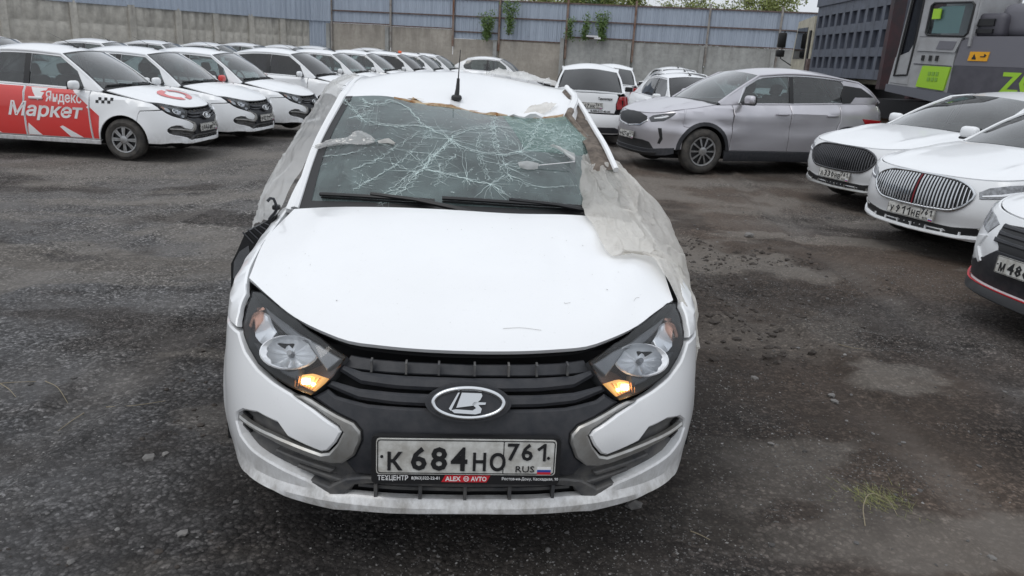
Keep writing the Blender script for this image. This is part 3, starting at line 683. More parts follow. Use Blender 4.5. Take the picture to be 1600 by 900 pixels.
        w2 = [(2.285, T(2.28)+.022)]+[(y, zr(y)-.040) for y in (2.29, 2.45, 2.65, 2.85, 3.0, 3.10)]+[(3.22, 1.15), (3.20, 1.06), (3.12, T(3.1)+.022)]
        panel('window_frame', GH, out, W, root, res=.06 if hero else .12, edge=.004, holes=[w1, w2], sgn=s, thick=.03)
        panel('front_side_window', GH, [(1.385, T(1.4)+.012)]+[(y, zr(y)-.030) for y in (1.51, 1.62, 1.72, 1.80, 1.95, 2.1, 2.21)]+[(2.215, T(2.2)+.012)], GLASS if not hero else GLASS, root, res=.12, off=-.008, edge=0, thick=0, sgn=s)
        panel('rear_side_window', GH, [(2.275, T(2.28)+.012)]+[(y, zr(y)-.030) for y in (2.28, 2.45, 2.65, 2.85, 3.0, 3.115)]+[(3.235, 1.15), (3.21, 1.05), (3.125, T(3.1)+.012)], GLASS, root, res=.12, off=-.008, edge=0, thick=0, sgn=s)
        panel('pillar_trim', GH, [(2.203, T(2.2)+.02), (2.287, T(2.28)+.02), (2.292, zr(2.29)-.038), (2.203, zr(2.2)-.038)], BLACK, root, res=.1, off=.003, edge=.002, sgn=s)
        if hero and s > 0: MB().tube(np.c_[line[:11, 0]*s, line[:11, 1], line[:11, 2]-.004], .018, 8).build('bare_pillar', simple('bare_pillar', (.20, .165, .135), .9, col2=(.09, .07, .055), vscale=25), root); line = line[10:]
        MB().tube(np.c_[line[:, 0]*s, line[:, 1], line[:, 2]-.004], .020, 8).build('roof_rail', W, root)
        # mirror
        if not hero:
            mb = MB(); mb.rbox((s*.925, 1.43, 1.005), (.19, .09, .125), .045, 3); mb.build('door_mirror', W, root)
            mb = MB(); mb.rbox((s*.80, 1.43, .965), (.12, .06, .05), .02, 2); mb.rbox((s*.925, 1.475, 1.0), (.165, .012, .10), .02, 2); mb.build('mirror_base', BLACK, root)
    # --- cowl, wipers, antenna
    rear = [(-.70, 1.10, .925), (-.4, 1.0, .944), (0, .96, .951), (.4, 1.0, .944), (.70, 1.10, .925)]
    b2 = [(x*1.01, y+.012, z-.004) for x, y, z in base]
    CW = coons([(x, y-.06, z-.012) for x, y, z in rear], b2, [(rear[0][0], rear[0][1]-.06, rear[0][2]-.012), b2[0]], [(rear[-1][0], rear[-1][1]-.06, rear[-1][2]-.012), b2[-1]], 20, 4)
    cw = MB().grid(CW).build('cowl', BLACK, root)
    for x0, x1 in ((-.60, -.13), (-.10, .47)):
        t = np.linspace(0, 1, 14); a = (x0+(x1-x0)*t+.705)/1.41; b = .075-.03*np.sin(t*np.pi)*0-.02*t
        pa = wsp(np.clip(a, 0, 1), np.clip(b+.015, 0, 1), .018); mb = MB(); mb.tube(pa, .009, 6); mb.tube(wsp(a, b+.005, .006), .004, 4)
        pv = wsp(np.array([(x1+.18+.705)/1.41]), np.array([0.0]), .02)[0]+np.array((0, -.03, -.005)); mid = pa[6]
        mb.tube([pv, pv*.75+mid*.25+np.array((0, 0, .014)), pv*.4+mid*.6+np.array((0, 0, .02)), mid+np.array((0, 0, .012))], [.014, .011, .009, .008], 6)
        mb.rbox(pv, (.05, .05, .025), .01); mb.build('wiper', BLACK, cw)
    # --- bonnet
    hem = [(-.735, .52, .826), (-.64, .38, .809), (-.53, .262, .779), (-.433, .195, .760), (-.36, .157, .749), (-.26, .137, .744), (0, .118, .740)]; hem = hem+[(-x, y, z) for x, y, z in hem[-2::-1]]
    eL = [hem[0], (-.745, .80, .888), (-.70, 1.10, .946)]; eR = [(-x, y, z) for x, y, z in eL]
    if hero: hem[-1] = (.70, .455, .810); hem[-2] = (.61, .345, .800); eR = [hem[-1], (.72, .80, .886), (.70, 1.10, .946)]
    re2 = [(x, y, z+.021) for x, y, z in rear]
    if hero: re2 = [(-.70, 1.10, .946), (-.4, 1.0, .968), (-.1, .965, .972), (.2, .97, .965), (.4, 1.0, .966), (.70, 1.10, .946)]
    HO = coons(hem, re2, eL, eR, 48 if hero else 20, 40 if hero else 14, .030)
    u = np.linspace(-1, 1, HO.shape[1])[None, :]; v = np.linspace(0, 1, HO.shape[0])[:, None]
    HO[..., 2] += (.022*(1-np.exp(-v/.10))*(1-np.abs(u)**3)+.010*np.exp(-((np.abs(u)-.62-.12*v)/.08)**2)*np.clip(v/.15, 0, 1)*np.clip((1-v)/.2, 0, 1))
    if hero:
        HO[..., 2] += (-.012*np.exp(-((u-.66)/.10)**2-((v-.62)/.10)**2)+.010*np.exp(-((u-.78)/.08)**2-((v-.35)/.2)**2)-.006*np.exp(-((u-.42)/.03)**2)*np.clip((v-.2)/.2, 0, 1)*np.clip((.85-v)/.2, 0, 1)-.010*np.exp(-((u+.55)/.12)**2-((v-.5)/.3)**2)+.006*np.exp(-((u-.1)/.3)**2-((v-.4)/.12)**2))
    shell(HO, .016).build('bonnet', W, root, ang=50)
    MB().grid(HO*np.array((.97, 1, 1))+np.array((0, .02, -.03))).build('bonnet_liner', VOID, root)
    ay = 1.88; k = np.argmin(np.abs(RO[:, RO.shape[1]//2, 1]-ay)); pb = RO[k, int(RO.shape[1]*(.475 if hero else .5))]
    mb = MB(); mb.rbox(pb+np.array((0, .0, .008)), (.052, .075, .026), .012, 3)
    if hero: mb.tube([pb+np.array((0, 0, .015)), pb+np.array((.004, .006, .05)), pb+np.array((.006, .01, .10))], [.013, .010, .007], 8); mb.tube([pb+np.array((.006, .01, .10)), pb+np.array((.012, .02, .235))], [.0035, .002], 6)
    else: mb.tube([pb+np.array((0, 0, .012)), pb+np.array((0, .10, .055))], [.010, .007], 8); mb.tube([pb+np.array((0, .10, .055)), pb+np.array((0, .44, .20))], [.0035, .002], 6)
    mb.build('antenna', BLACK, root)
    # --- cabin
    mb = MB(); mb.rbox((0, 1.38, .80), (1.36, .46, .24), .08, 3); mb.rbox((-.36, 1.52, .90), (.36, .22, .10), .04, 3); mb.build('dashboard', INTER, root)
    for x in (-.36, .36): seat(root, x, 1.95)
    mb = MB(); mb.rbox((0, 2.85, .46), (1.25, .5, .2), .07, 3); mb.rbox((0, 3.14, .78), (1.25, .16, .62), .07, 3, np.array([(1, 0, 0), (0, .94, .34), (0, -.34, .94)])); mb.rbox((0, 3.5, .93), (1.2, .5, .06), .02); mb.build('rear_bench', SEATM, root)
    mb = MB(); mb.tube([(.37+.185*math.cos(a), 1.66+.06*math.sin(a), .93+.175*math.sin(a)) for a in np.linspace(0, 2*np.pi, 24, endpoint=False)], .014, 8, closed=True); mb.tube([(.37, 1.66, .93), (.37, 1.45, .86)], .03, 8); mb.box((.37, 1.662, .93), (.34, .02, .045)); mb.build('steering_wheel', BLACK, root)
    mb = MB(); mb.rbox((0, 1.75, 1.335 if not hero else 1.25), (.22, .03, .06), .015); mb.build('rear_view_mirror', BLACK, root)
    return root, wsp, RO_, HO

# ------------------------------------------------------------------ ground
def smooth(a, b, x):
    t = np.clip((np.asarray(x, float)-a)/(b-a), 0, 1); return t*t*(3-2*t)
def vnoise(x, y, seed=0):
    x = np.asarray(x, float); y = np.asarray(y, float); xi = np.floor(x).astype(np.int64); yi = np.floor(y).astype(np.int64); fx, fy = x-xi, y-yi
    def hsh(a, b):
        h = (a*374761393+b*668265263+seed*1274126177) & 0xffffffff; h = ((h ^ (h >> 13))*1274126177) & 0xffffffff; return ((h ^ (h >> 16)) & 0xffff)/65535.
    fx, fy = fx*fx*(3-2*fx), fy*fy*(3-2*fy)
    return (hsh(xi, yi)*(1-fx)+hsh(xi+1, yi)*fx)*(1-fy)+(hsh(xi, yi+1)*(1-fx)+hsh(xi+1, yi+1)*fx)*fy
def fbm(x, y, sc, oct=4, seed=0):
    r = 0; a = 1; t = 0
    for k in range(oct): r = r+a*(vnoise(x*sc*2**k+17*k, y*sc*2**k+5*k, seed+k)-.5); t += a; a *= .55
    return r/t*2
def gz(x, y):
    """lie of the yard: it falls away a little towards the left-hand row"""
    return -.11*smooth(-2.6, -4.6, x)*smooth(5, 9, y)*(1-.55*smooth(19, 31, y))
def gh(x, y):
    x = np.asarray(x, float); y = np.asarray(y, float)
    r = np.hypot(x, y-2)
    rough = smooth(.9, 1.4, x)*smooth(3.4, 2.4, x)*smooth(2.5, 4.5, y)*smooth(9, 6.5, y)
    h = .020*fbm(x, y, .8, 3, 1)+.014*fbm(x, y, 4, 4, 2)+.011*fbm(x, y, 19, 3, 3)*np.clip(.55+1.2*fbm(x, y, 1.1, 2, 31), .15, 1.4)
    h = h+.045*rough*fbm(x, y, 2.5, 4, 8)+.02*rough*fbm(x, y, 8, 2, 9)
    # faint wheel ruts running past the wreck
    for c, w in ((1.75, .13), (3.05, .14), (-1.75, .13), (-3.05, .14)):
        d = (x-c-.25*np.sin(y*.35+c))/w; k = np.exp(-d**4); h = h*(1-.6*k)-(.020-.005*(np.sin(y*70+np.abs(d)*4) > 0))*k*smooth(1, 3, y)+.012*np.exp(-((np.abs(d)-1.35)/.35)**2)*smooth(1, 3, y)
    return gz(x, y)+h*smooth(60, 8, r)-.012
def axis(lo, hi, a, b, st, gr=1.13):
    m = list(np.arange(a, b, st)); s = st; v = a
    L = []
    while v > lo: s *= gr; v -= s; L.append(v)
    s = st; v = m[-1]; Rr = []
    while v < hi: s *= gr; v += s; Rr.append(v)
    return np.array(L[::-1]+m+Rr)
gxs, gys = axis(-700, 700, -5.2, 5.4, .032, 1.09), axis(-60, 900, 1.3, 7.5, .028, 1.06)
gX, gY = np.meshgrid(gxs, gys)
gZ = gh(gX, gY)

GROUND, nt, b = nodemat('yard_dirt')
tcg = N(nt, 'ShaderNodeTexCoord'); OBJ = tcg.outputs['Object']; sepg = N(nt, 'ShaderNodeSeparateXYZ'); nt.links.new(OBJ, sepg.inputs[0])
def rng_(v, a, b_, lo=0., hi=1.):
    m = N(nt, 'ShaderNodeMapRange'); m.inputs['From Min'].default_value = a; m.inputs['From Max'].default_value = b_; m.inputs['To Min'].default_value = lo; m.inputs['To Max'].default_value = hi; nt.links.new(v, m.inputs['Value']); return m.outputs[0]
def cells(scale):
    v = N(nt, 'ShaderNodeTexVoronoi', Scale=scale); nt.links.new(OBJ, v.inputs['Vector']); c = N(nt, 'ShaderNodeSeparateColor'); nt.links.new(v.outputs['Color'], c.inputs[0]); return c.outputs[0], v.outputs['Distance']
big = noise_fac(nt, .5, 5, .38, .64); med = noise_fac(nt, 2.1, 6, .36, .66); brn = noise_fac(nt, .8, 4, .42, .66, vec=(1.2, .6, 1)); tan = noise_fac(nt, 1.2, 5, .52, .70, vec=(1, .4, 1)); drk = noise_fac(nt, 3.0, 7, .50, .68, rough=.7)
right = rng_(math2(nt, 'ADD', sepg.outputs['X'], math2(nt, 'MULTIPLY', big, 1.6)), .2, 2.2)
col = mixcol(nt, big, (.100, .098, .099), (.140, .137, .137))
col = mixcol(nt, math2(nt, 'MULTIPLY', right, math2(nt, 'ADD', math2(nt, 'MULTIPLY', brn, .60), .32)), col, (.080, .060, .048))
chn = rng_(math2(nt, 'ADD', math2(nt, 'ABSOLUTE', math2(nt, 'SUBTRACT', sepg.outputs['X'], 1.95)), math2(nt, 'ADD', math2(nt, 'MULTIPLY', math2(nt, 'ABSOLUTE', math2(nt, 'SUBTRACT', sepg.outputs['Y'], 5.6)), .55), math2(nt, 'MULTIPLY', med, .9))), 1.6, .6); col = mixcol(nt, math2(nt, 'MULTIPLY', chn, .75), col, (.045, .035, .029))      # churned dark soil
col = mixcol(nt, math2(nt, 'MULTIPLY', tan, .45), col, (.190, .172, .155)); col = mixcol(nt, math2(nt, 'MULTIPLY', drk, .55), col, (.042, .035, .031))
dry = rng_(math2(nt, 'ADD', sepg.outputs['Y'], math2(nt, 'MULTIPLY', med, 2.5)), 5.5, 11.0); col = mixcol(nt, math2(nt, 'MULTIPLY', dry, .6), col, (.175, .160, .146))
att = lambda n_: N(nt, 'ShaderNodeAttribute', attribute_name=n_).outputs['Fac']
col = mixcol(nt, math2(nt, 'MULTIPLY', att('brown'), .78), col, (.094, .068, .051)); col = mixcol(nt, math2(nt, 'MULTIPLY', att('dark'), .62), col, (.040, .032, .027)); col = mixcol(nt, math2(nt, 'MULTIPLY', att('pale'), .55), col, (.205, .186, .165)); col = mixcol(nt, math2(nt, 'MULTIPLY', att('track'), .42), col, (.165, .150, .136))
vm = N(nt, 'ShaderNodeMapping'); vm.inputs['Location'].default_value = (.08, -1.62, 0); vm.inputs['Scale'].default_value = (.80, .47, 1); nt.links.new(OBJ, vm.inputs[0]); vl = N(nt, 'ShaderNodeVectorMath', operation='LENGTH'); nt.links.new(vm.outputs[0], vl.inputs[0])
near_wreck = rng_(math2(nt, 'ADD', vl.outputs['Value'], math2(nt, 'MULTIPLY', med, .5)), 1.7, .98); col = mixcol(nt, math2(nt, 'MULTIPLY', near_wreck, .78), col, (.026, .021, .018))      # ground darkened in an uneven ellipse around the wreck
r1, d1_ = cells(62.0); r2, d2_ = cells(150.0); r3, d3_ = cells(27.0)
gm = math2(nt, 'MULTIPLY', rng_(math2(nt, 'POWER', r1, 2.2), 0, 1, .50, 2.15), rng_(r2, 0, 1, .62, 1.38)); gm = math2(nt, 'MULTIPLY', gm, rng_(math2(nt, 'POWER', r3, 3.0), 0, 1, .86, 1.40)); gm = math2(nt, 'MULTIPLY', gm, rng_(d1_, .35, .75, 1.0, .45))
gmask = rng_(noise_fac(nt, 1.7, 6, .34, .62), 0, 1, .30, 1.0); gmask = math2(nt, 'MULTIPLY', gmask, math2(nt, 'SUBTRACT', 1.0, math2(nt, 'MINIMUM', math2(nt, 'ADD', math2(nt, 'MULTIPLY', att('brown'), .38), math2(nt, 'ADD', math2(nt, 'MULTIPLY', att('track'), .7), math2(nt, 'MULTIPLY', att('pale'), .28))), .85)))
gm = math2(nt, 'ADD', math2(nt, 'MULTIPLY', gm, gmask), math2(nt, 'SUBTRACT', 1.0, gmask))
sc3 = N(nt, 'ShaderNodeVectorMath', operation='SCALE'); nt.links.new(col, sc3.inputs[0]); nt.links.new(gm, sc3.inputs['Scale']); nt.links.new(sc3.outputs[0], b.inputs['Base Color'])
b.inputs['Roughness'].default_value = .9; b.inputs['Specular IOR Level'].default_value = .22
grit = N(nt, 'ShaderNodeTexNoise', Scale=60.0, Detail=8.0, Roughness=.75); nt.links.new(OBJ, grit.inputs['Vector'])
bump(nt, b, math2(nt, 'ADD', math2(nt, 'MULTIPLY', math2(nt, 'SUBTRACT', 1.0, d1_), gmask), math2(nt, 'MULTIPLY', grit.outputs[0], .9)), .9, .012)
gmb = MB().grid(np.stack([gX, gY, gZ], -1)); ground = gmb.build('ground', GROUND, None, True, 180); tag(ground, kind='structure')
# kinds of soil: wheel tracks packed smooth, pale dried crust, dark churned earth, grey gravel spread
wob = .35*fbm(gX, gY, .5, 3, 91); trk = 0*gX
for c, w in ((1.75, .12), (3.05, .13), (-1.75, .12), (-3.05, .13)): trk = np.maximum(trk, np.exp(-(((gX-c-.25*np.sin(gY*.35+c)))/w)**4)*(.72+.28*np.sin(gY*62+3*np.abs(gX-c)*20)))
for c, w, sl in ((5.2, .16, .30), (6.9, .16, .30), (8.6, .18, -.22), (10.4, .18, -.22)): trk = np.maximum(trk, .8*np.exp(-(((gY-c-sl*gX-.5*np.sin(gX*.5+c))/w)**4))*(.75+.25*np.sin(gX*40)))
trk = trk*np.clip(.35+1.6*fbm(gX, gY, .7, 3, 93), 0, 1)
ff_ = lambda sx, sy, sd, lo, hi: smooth(lo, hi, fbm(gX*sx, gY*sy, 1.0, 5, sd))
pale = ff_(.55, 1.1, 101, .06, .30)*smooth(3, 6, gY+wob*3); pale = np.maximum(pale, .9*ff_(.9, 2.0, 103, .22, .36))
dark = np.maximum(ff_(.8, 1.3, 107, .10, .30), smooth(1.5, .5, np.hypot((gX-1.9+wob)/1.05, (gY-5.3)/1.7)+.5*fbm(gX, gY, 1.6, 4, 109)))
brown = smooth(.1, 1.6, gX+wob*2)*smooth(-.25, .25, fbm(gX, gY, .6, 4, 111)+.12)
for nm_, arr in (('track', trk), ('pale', pale), ('dark', dark), ('brown', brown)):
    at_ = ground.data.attributes.new(nm_, 'FLOAT', 'POINT'); at_.data.foreach_set('value', np.ascontiguousarray(arr.reshape(-1), dtype=np.float32))

# loose gravel: tens of thousands of stones too small to pick apart
STONE, nt, b = nodemat('gravel_stone')
gi = N(nt, 'ShaderNodeNewGeometry'); cr = N(nt, 'ShaderNodeValToRGB'); nt.links.new(gi.outputs['Random Per Island'], cr.inputs[0])
for p_, c_ in ((0, (.055, .051, .048, 1)), (.45, (.095, .09, .087, 1)), (.82, (.16, .155, .15, 1))):
    if p_ in (0,): cr.color_ramp.elements[0].color = c_
    else: e_ = cr.color_ramp.elements.new(p_); e_.color = c_
cr.color_ramp.elements[-1].color = (.27, .26, .25, 1); nt.links.new(cr.outputs[0], b.inputs['Base Color']); b.inputs['Roughness'].default_value = .85
ICO_V = []; bm_ = bmesh.new(); bmesh.ops.create_icosphere(bm_, subdivisions=1, radius=1); bm_.verts.index_update()
ICO_V = np.array([v.co[:] for v in bm_.verts]); ICO_F = np.array([[v.index for v in f.verts] for f in bm_.faces]); bm_.free()
OCT_V = np.array([(1, 0, 0), (0, 1, 0), (-1, 0, 0), (0, -1, 0), (0, 0, 1), (0, 0, -1.)]); OCT_F = np.array([(0, 1, 4), (1, 2, 4), (2, 3, 4), (3, 0, 4), (1, 0, 5), (2, 1, 5), (3, 2, 5), (0, 3, 5)])
def stones(n, xr, yr, smin, smax, seed, power=1.0, mask=None, tiny=False):
    ICO_V, ICO_F = (OCT_V, OCT_F) if tiny else (globals()['ICO_V'], globals()['ICO_F']); nv = len(ICO_V)
    r = np.random.default_rng(seed); x = r.uniform(*xr, n); y = yr[0]+(yr[1]-yr[0])*r.uniform(0, 1, n)**power
    if mask is not None: k = r.uniform(0, 1, n) < mask(x, y); x, y = x[k], y[k]; n = len(x)
    s = smin*(smax/smin)**(r.uniform(0, 1, n)**2.6)
    V = ICO_V[None]*(1+r.uniform(-.28, .28, (n, nv, 1)))*s[:, None, None]*np.stack([r.uniform(.75, 1.3, n), r.uniform(.75, 1.3, n), r.uniform(.45, .8, n)], 1)[:, None]
    a = r.uniform(0, 6.28, n); c, sn = np.cos(a)[:, None], np.sin(a)[:, None]
    V = np.stack([V[..., 0]*c-V[..., 1]*sn+x[:, None], V[..., 0]*sn+V[..., 1]*c+y[:, None], V[..., 2]+(gh(x, y)+s*.05)[:, None]], -1)
    F = (ICO_F[None]+(np.arange(n)*nv)[:, None, None]).reshape(-1, 3); return V.reshape(-1, 3), F
clump = lambda x, y: np.clip(.25+1.3*(fbm(x, y, 1.3, 3, 21)+.25), .06, 1)
dense = lambda x, y: np.clip(-.10+2.6*(fbm(x, y, .9, 4, 23)+.10), .03, 1)
gv = MB(); gv.add(*stones(120000, (-3.4, 3.7), (1.35, 6.5), .0022, .0062, 1, 1.35, dense, True)); gv.add(*stones(2600, (-4.5, 5), (1.4, 10), .005, .014, 2, 1.5, clump))
tag(gv.build('gravel', STONE, None, False), 'loose grey gravel and clods strewn over the dirt yard', 'gravel', kind='stuff')

CLOD = simple('dark_soil', (.034, .028, .024), .95, col2=(.06, .05, .043), vscale=30)
cl = MB(); cl.add(*stones(2600, (.9, 3.1), (3.6, 7.6), .006, .034, 3, 1.0, lambda x, y: np.clip(2.2*(fbm(x, y, 1.4, 3, 61)+.05), 0, 1)*smooth(.8, 1.3, x)*smooth(3.3, 2.3, x))); cl.add(*stones(1500, (-1.7, -.8), (2.0, 5.5), .004, .018, 4, 1.0, lambda x, y: np.clip(2.2*fbm(x, y, 1.6, 3, 67), 0, 1)))
tag(cl.build('soil_clods', CLOD, None, False), 'dark crumbly soil churned up beside the wreck', 'soil', kind='stuff')

# ------------------------------------------------------------------ walls and fence at the back
def concrete(name, ca, cb, cs):
    m, nt, b = nodemat(name)
    st_ = noise_fac(nt, 1.6, 6, .38, .70, vec=(2.2, 2.2, .35)); sp_ = noise_fac(nt, 5, 8, .40, .68, rough=.7); bl_ = noise_fac(nt, .9, 5, .45, .65)
    zc_ = N(nt, 'ShaderNodeSeparateXYZ'); tc_ = N(nt, 'ShaderNodeTexCoord'); nt.links.new(tc_.outputs['Object'], zc_.inputs[0])
    top_ = N(nt, 'ShaderNodeMapRange'); top_.inputs['From Min'].default_value = 1.8; top_.inputs['From Max'].default_value = 2.8; nt.links.new(zc_.outputs['Z'], top_.inputs['Value'])
    c1 = mixcol(nt, sp_, ca, cb); c1 = mixcol(nt, math2(nt, 'MULTIPLY', bl_, .35), c1, tuple(v*.7 for v in cb)); c1 = mixcol(nt, math2(nt, 'MULTIPLY', st_, math2(nt, 'ADD', math2(nt, 'MULTIPLY', top_.outputs[0], .55), .22)), c1, cs)
    nt.links.new(c1, b.inputs['Base Color']); b.inputs['Roughness'].default_value = .9; bump(nt, b, sp_, .4, .02)
    return m
CONC = concrete('weathered_concrete', (.56, .535, .48), (.43, .41, .365), (.17, .16, .145)); SLAB_T = concrete('tan_concrete', (.44, .405, .355), (.36, .33, .29), (.15, .13, .11)); SLAB_G = concrete('grey_concrete', (.42, .425, .41), (.32, .325, .315), (.16, .155, .145))
SHEET, nt, b = nodemat('blue_grey_sheet')
st_ = noise_fac(nt, 1.2, 5, .35, .75, vec=(4, 4, .3)); c1 = mixcol(nt, st_, (.40, .455, .535), (.30, .345, .415)); c1 = mixcol(nt, math2(nt, 'MULTIPLY', noise_fac(nt, 9, 5, .62, .8), .5), c1, (.12, .09, .07))
nt.links.new(c1, b.inputs['Base Color']); b.inputs['Roughness'].default_value = .45; b.inputs['Metallic'].default_value = .25
POST_R = simple('rusty_post', (.16, .075, .045), .85, col2=(.27, .22, .19), vscale=3)
POST_G = simple('grey_post', (.34, .33, .31), .7, col2=(.20, .17, .15), vscale=5)
RAIL = simple('rusty_rail', (.10, .065, .055), .85, col2=(.17, .13, .12), vscale=6)

def along(a, b):
    a, b = np.array(a, float), np.array(b, float); d = b-a; L = np.linalg.norm(d); d /= L; return a, d, np.array((d[1], -d[0])), L      # normal faces the yard
def wall_fn(a, d, n):
    return lambda s, z, o: np.stack([a[0]+d[0]*s+n[0]*o, a[1]+d[1]*s+n[1]*o, z+0*s], -1)
LW = [(-31.6, 19.2), (-29.9, 21.0), (-28.3, 22.7), (-26.7, 24.4), (-25.1, 26.2), (-23.5, 27.9), (-21.9, 29.6), (-20.28, 31.0), (-18.65, 33.0), (-17.0, 34.5), (-15.65, 36.0), (-14.4, 37.2), (-13.15, 38.3), (-11.96, 39.3), (-10.75, 40.2)]
lw = empty('concrete_wall', (-16, 35, 0)); lw.location = (0, 0, 0); tag(lw, 'weathered concrete panel wall with raised diamond relief along the left side', 'wall')
for i in range(len(LW)-1):
    a, d, n, L = along(LW[i], LW[i+1]); fn = wall_fn(a, d, n)
    s, z = np.meshgrid(np.linspace(.12, L-.12, 33), np.linspace(-.4, 2.8, 33))
    px_, pz_ = ((s-.12)/(L-.24)*4) % 1, ((z+.4)/3.2*4) % 1
    o = .10*np.clip(1-np.maximum(np.abs(px_-.5), np.abs(pz_-.5))*2, 0, .55); frame_ = (s < .2) | (s > L-.2) | (z > 2.7)
    o = np.where(frame_, .03, o); mk_ = MB().grid(fn(s, z, o)); mk_.build('wall_panel', CONC, lw, True, 25)
    P = fn(np.array([0.]), np.array([1.2]), np.array([.02]))[0]; MB().box(P, (.26, .26, 3.3), math.atan2(d[1], d[0])).build('wall_pillar', CONC, lw, False)

def corrugated(a, d, n, s0, s1, z0, z1, off, name, parent, pitch=.20, depth=.022):
    s = []; o = []; k = 0; p = s0
    while p < s1:
        for ds, dd in ((0, 0), (.06, 0), (.085, 1), (.165, 1)):
            if p+ds <= s1: s.append(p+ds); o.append(dd*depth)
        p += pitch
    s.append(s1); o.append(0.); s = np.array(s); o = np.array(o)+off
    fn = wall_fn(a, d, n); Q = np.stack([fn(s, np.full_like(s, z), o) for z in np.linspace(z0, z1, 3)])
    return MB().grid(Q).build(name, SHEET, parent, False)
# metal-clad shed standing on and behind the left wall
shed = empty('metal_shed', (0, 0, 0)); tag(shed, 'blue grey sheet metal shed wall rising above the concrete wall', 'shed')
for i in range(0, len(LW)-1, 2):
    a, d, n, L = along(LW[i], LW[min(i+2, len(LW)-1)]); corrugated(a, d, n, 0, L, 2.78, 7.0, .14, 'cladding_sheet', shed, .25)
a, d, n, L = along((-10.75, 40.2), (-9.66, 40.0)); corrugated(a, d, n, -.02, L, 2.78, 7.0, .14, 'cladding_sheet', shed, .18); corrugated(a, d, n, -.15, L, -.3, 2.79, .05, 'cladding_sheet', shed, .18)
MB().box((-13.5, 41.6, 3.4), (.2, .2, .2)).build('roof_bracket', RAIL, shed, False)

FP = [(-9.66, 40.0), (-6.63, 39.5), (-3.51, 39.0), (-1.26, 38.6), (1.94, 38.0), (5.04, 37.4), (8.31, 36.8), (11.38, 36.2), (14.37, 35.6), (17.3, 35.0), (20.4, 34.4), (23.5, 33.8)]
SB = [2.72, 2.68, 2.27, 2.27, 2.55, 2.49, 2.49, 2.49, 2.49, 2.49, 2.49]
cf = empty('concrete_fence'); tag(cf, 'stained concrete slab fence under the blue sheets at the back', 'wall')
mf = empty('metal_fence'); tag(mf, 'blue grey corrugated metal fence with rusty rails above the concrete', 'fence')
for i in range(len(FP)-1):
    a, d, n, L = along(FP[i], FP[i+1]); fn = wall_fn(a, d, n); ang = math.atan2(d[1], d[0])
    zt = SB[i]+(.12 if i in (2, 3) else .0)
    s, z = np.meshgrid(np.linspace(.0, L-.02, 25), np.linspace(-.4, min(zt, SB[i]), 15)); o = .03*fbm(s*1.0+i*9, z, 1.4, 3, 40+i)*np.clip((SB[i]-z)/.3, 0, 1)
    pn = MB().grid(fn(s, z, o)); pn.grid(fn(s[:1], z[-1:], 0*s[:1])[0:1].repeat(2, 0)+np.array([(0, 0, 0), (-n[0]*.16, -n[1]*.16, 0)])[:, None]); pn.build('fence_slab', SLAB_T if i < 4 else SLAB_G, cf, True, 30)
    corrugated(a, d, n, .0, L, SB[i]+.01, 4.10 if i > 1 else 5.0, -.06, 'fence_sheet', mf)
    for z in ([3.31, SB[i]+.04, 4.08] if i not in (2,) else [3.31, 2.6, 4.08]):
        P = fn(np.array([L/2]), np.array([z]), np.array([.0]))[0]; MB().box(P, (L-.07, .05, .06), ang).build('fence_rail', RAIL, mf, False)
    P = fn(np.array([0.]), np.array([0.]), np.array([.06]))[0]
    zb = {0: 1.4, 1: 1.7, 2: 1.9, 3: 1.8}.get(i, 1.6)
    MB().box((P[0], P[1], (zb+4.3)/2+(.6 if i < 2 else 0)), (.09, .09, 4.3-zb+(1.2 if i < 2 else 0)), ang).build('fence_post', POST_G if i in (0, 1, 6, 7, 8) else POST_R, mf, False)
    if i not in (2,): MB().box((P[0]-.16*d[0], P[1]-.16*d[1], SB[i]/2-.25), (.18, .22, SB[i]+.44), ang).build('slab_pillar', SLAB_G, cf, False)

# ------------------------------------------------------------------ greenery
BARK = simple('bark', (.09, .07, .05), .9, col2=(.15, .13, .10), vscale=12)
def leafmat(name, c, c2):
    m, nt, b = nodemat(name); gi = N(nt, 'ShaderNodeNewGeometry'); nt.links.new(mixcol(nt, gi.outputs['Random Per Island'], c, c2), b.inputs['Base Color']); b.inputs['Roughness'].default_value = .6
    b.inputs['Transmission Weight'].default_value = 0; b.inputs['Subsurface Weight'].default_value = 0
    return m
LEAF_A = leafmat('spring_leaves', (.17, .21, .05), (.28, .31, .10)); LEAF_B = leafmat('green_leaves', (.09, .16, .045), (.17, .26, .08)); GRASSM = leafmat('dry_grass', (.22, .20, .07), (.14, .17, .05))
def leaves(P, size, r):
    n = len(P); d = r.normal(size=(n, 3)); d /= np.linalg.norm(d, axis=1)[:, None]; e = np.cross(d, r.normal(size=(n, 3))); e /= np.linalg.norm(e, axis=1)[:, None]; s = size*r.uniform(.6, 1.3, n)[:, None]
    V = np.stack([P-d*s, P-e*s*.45, P+d*s, P+e*s*.45], 1).reshape(-1, 3); F = np.arange(n*4).reshape(-1, 4); return V, F
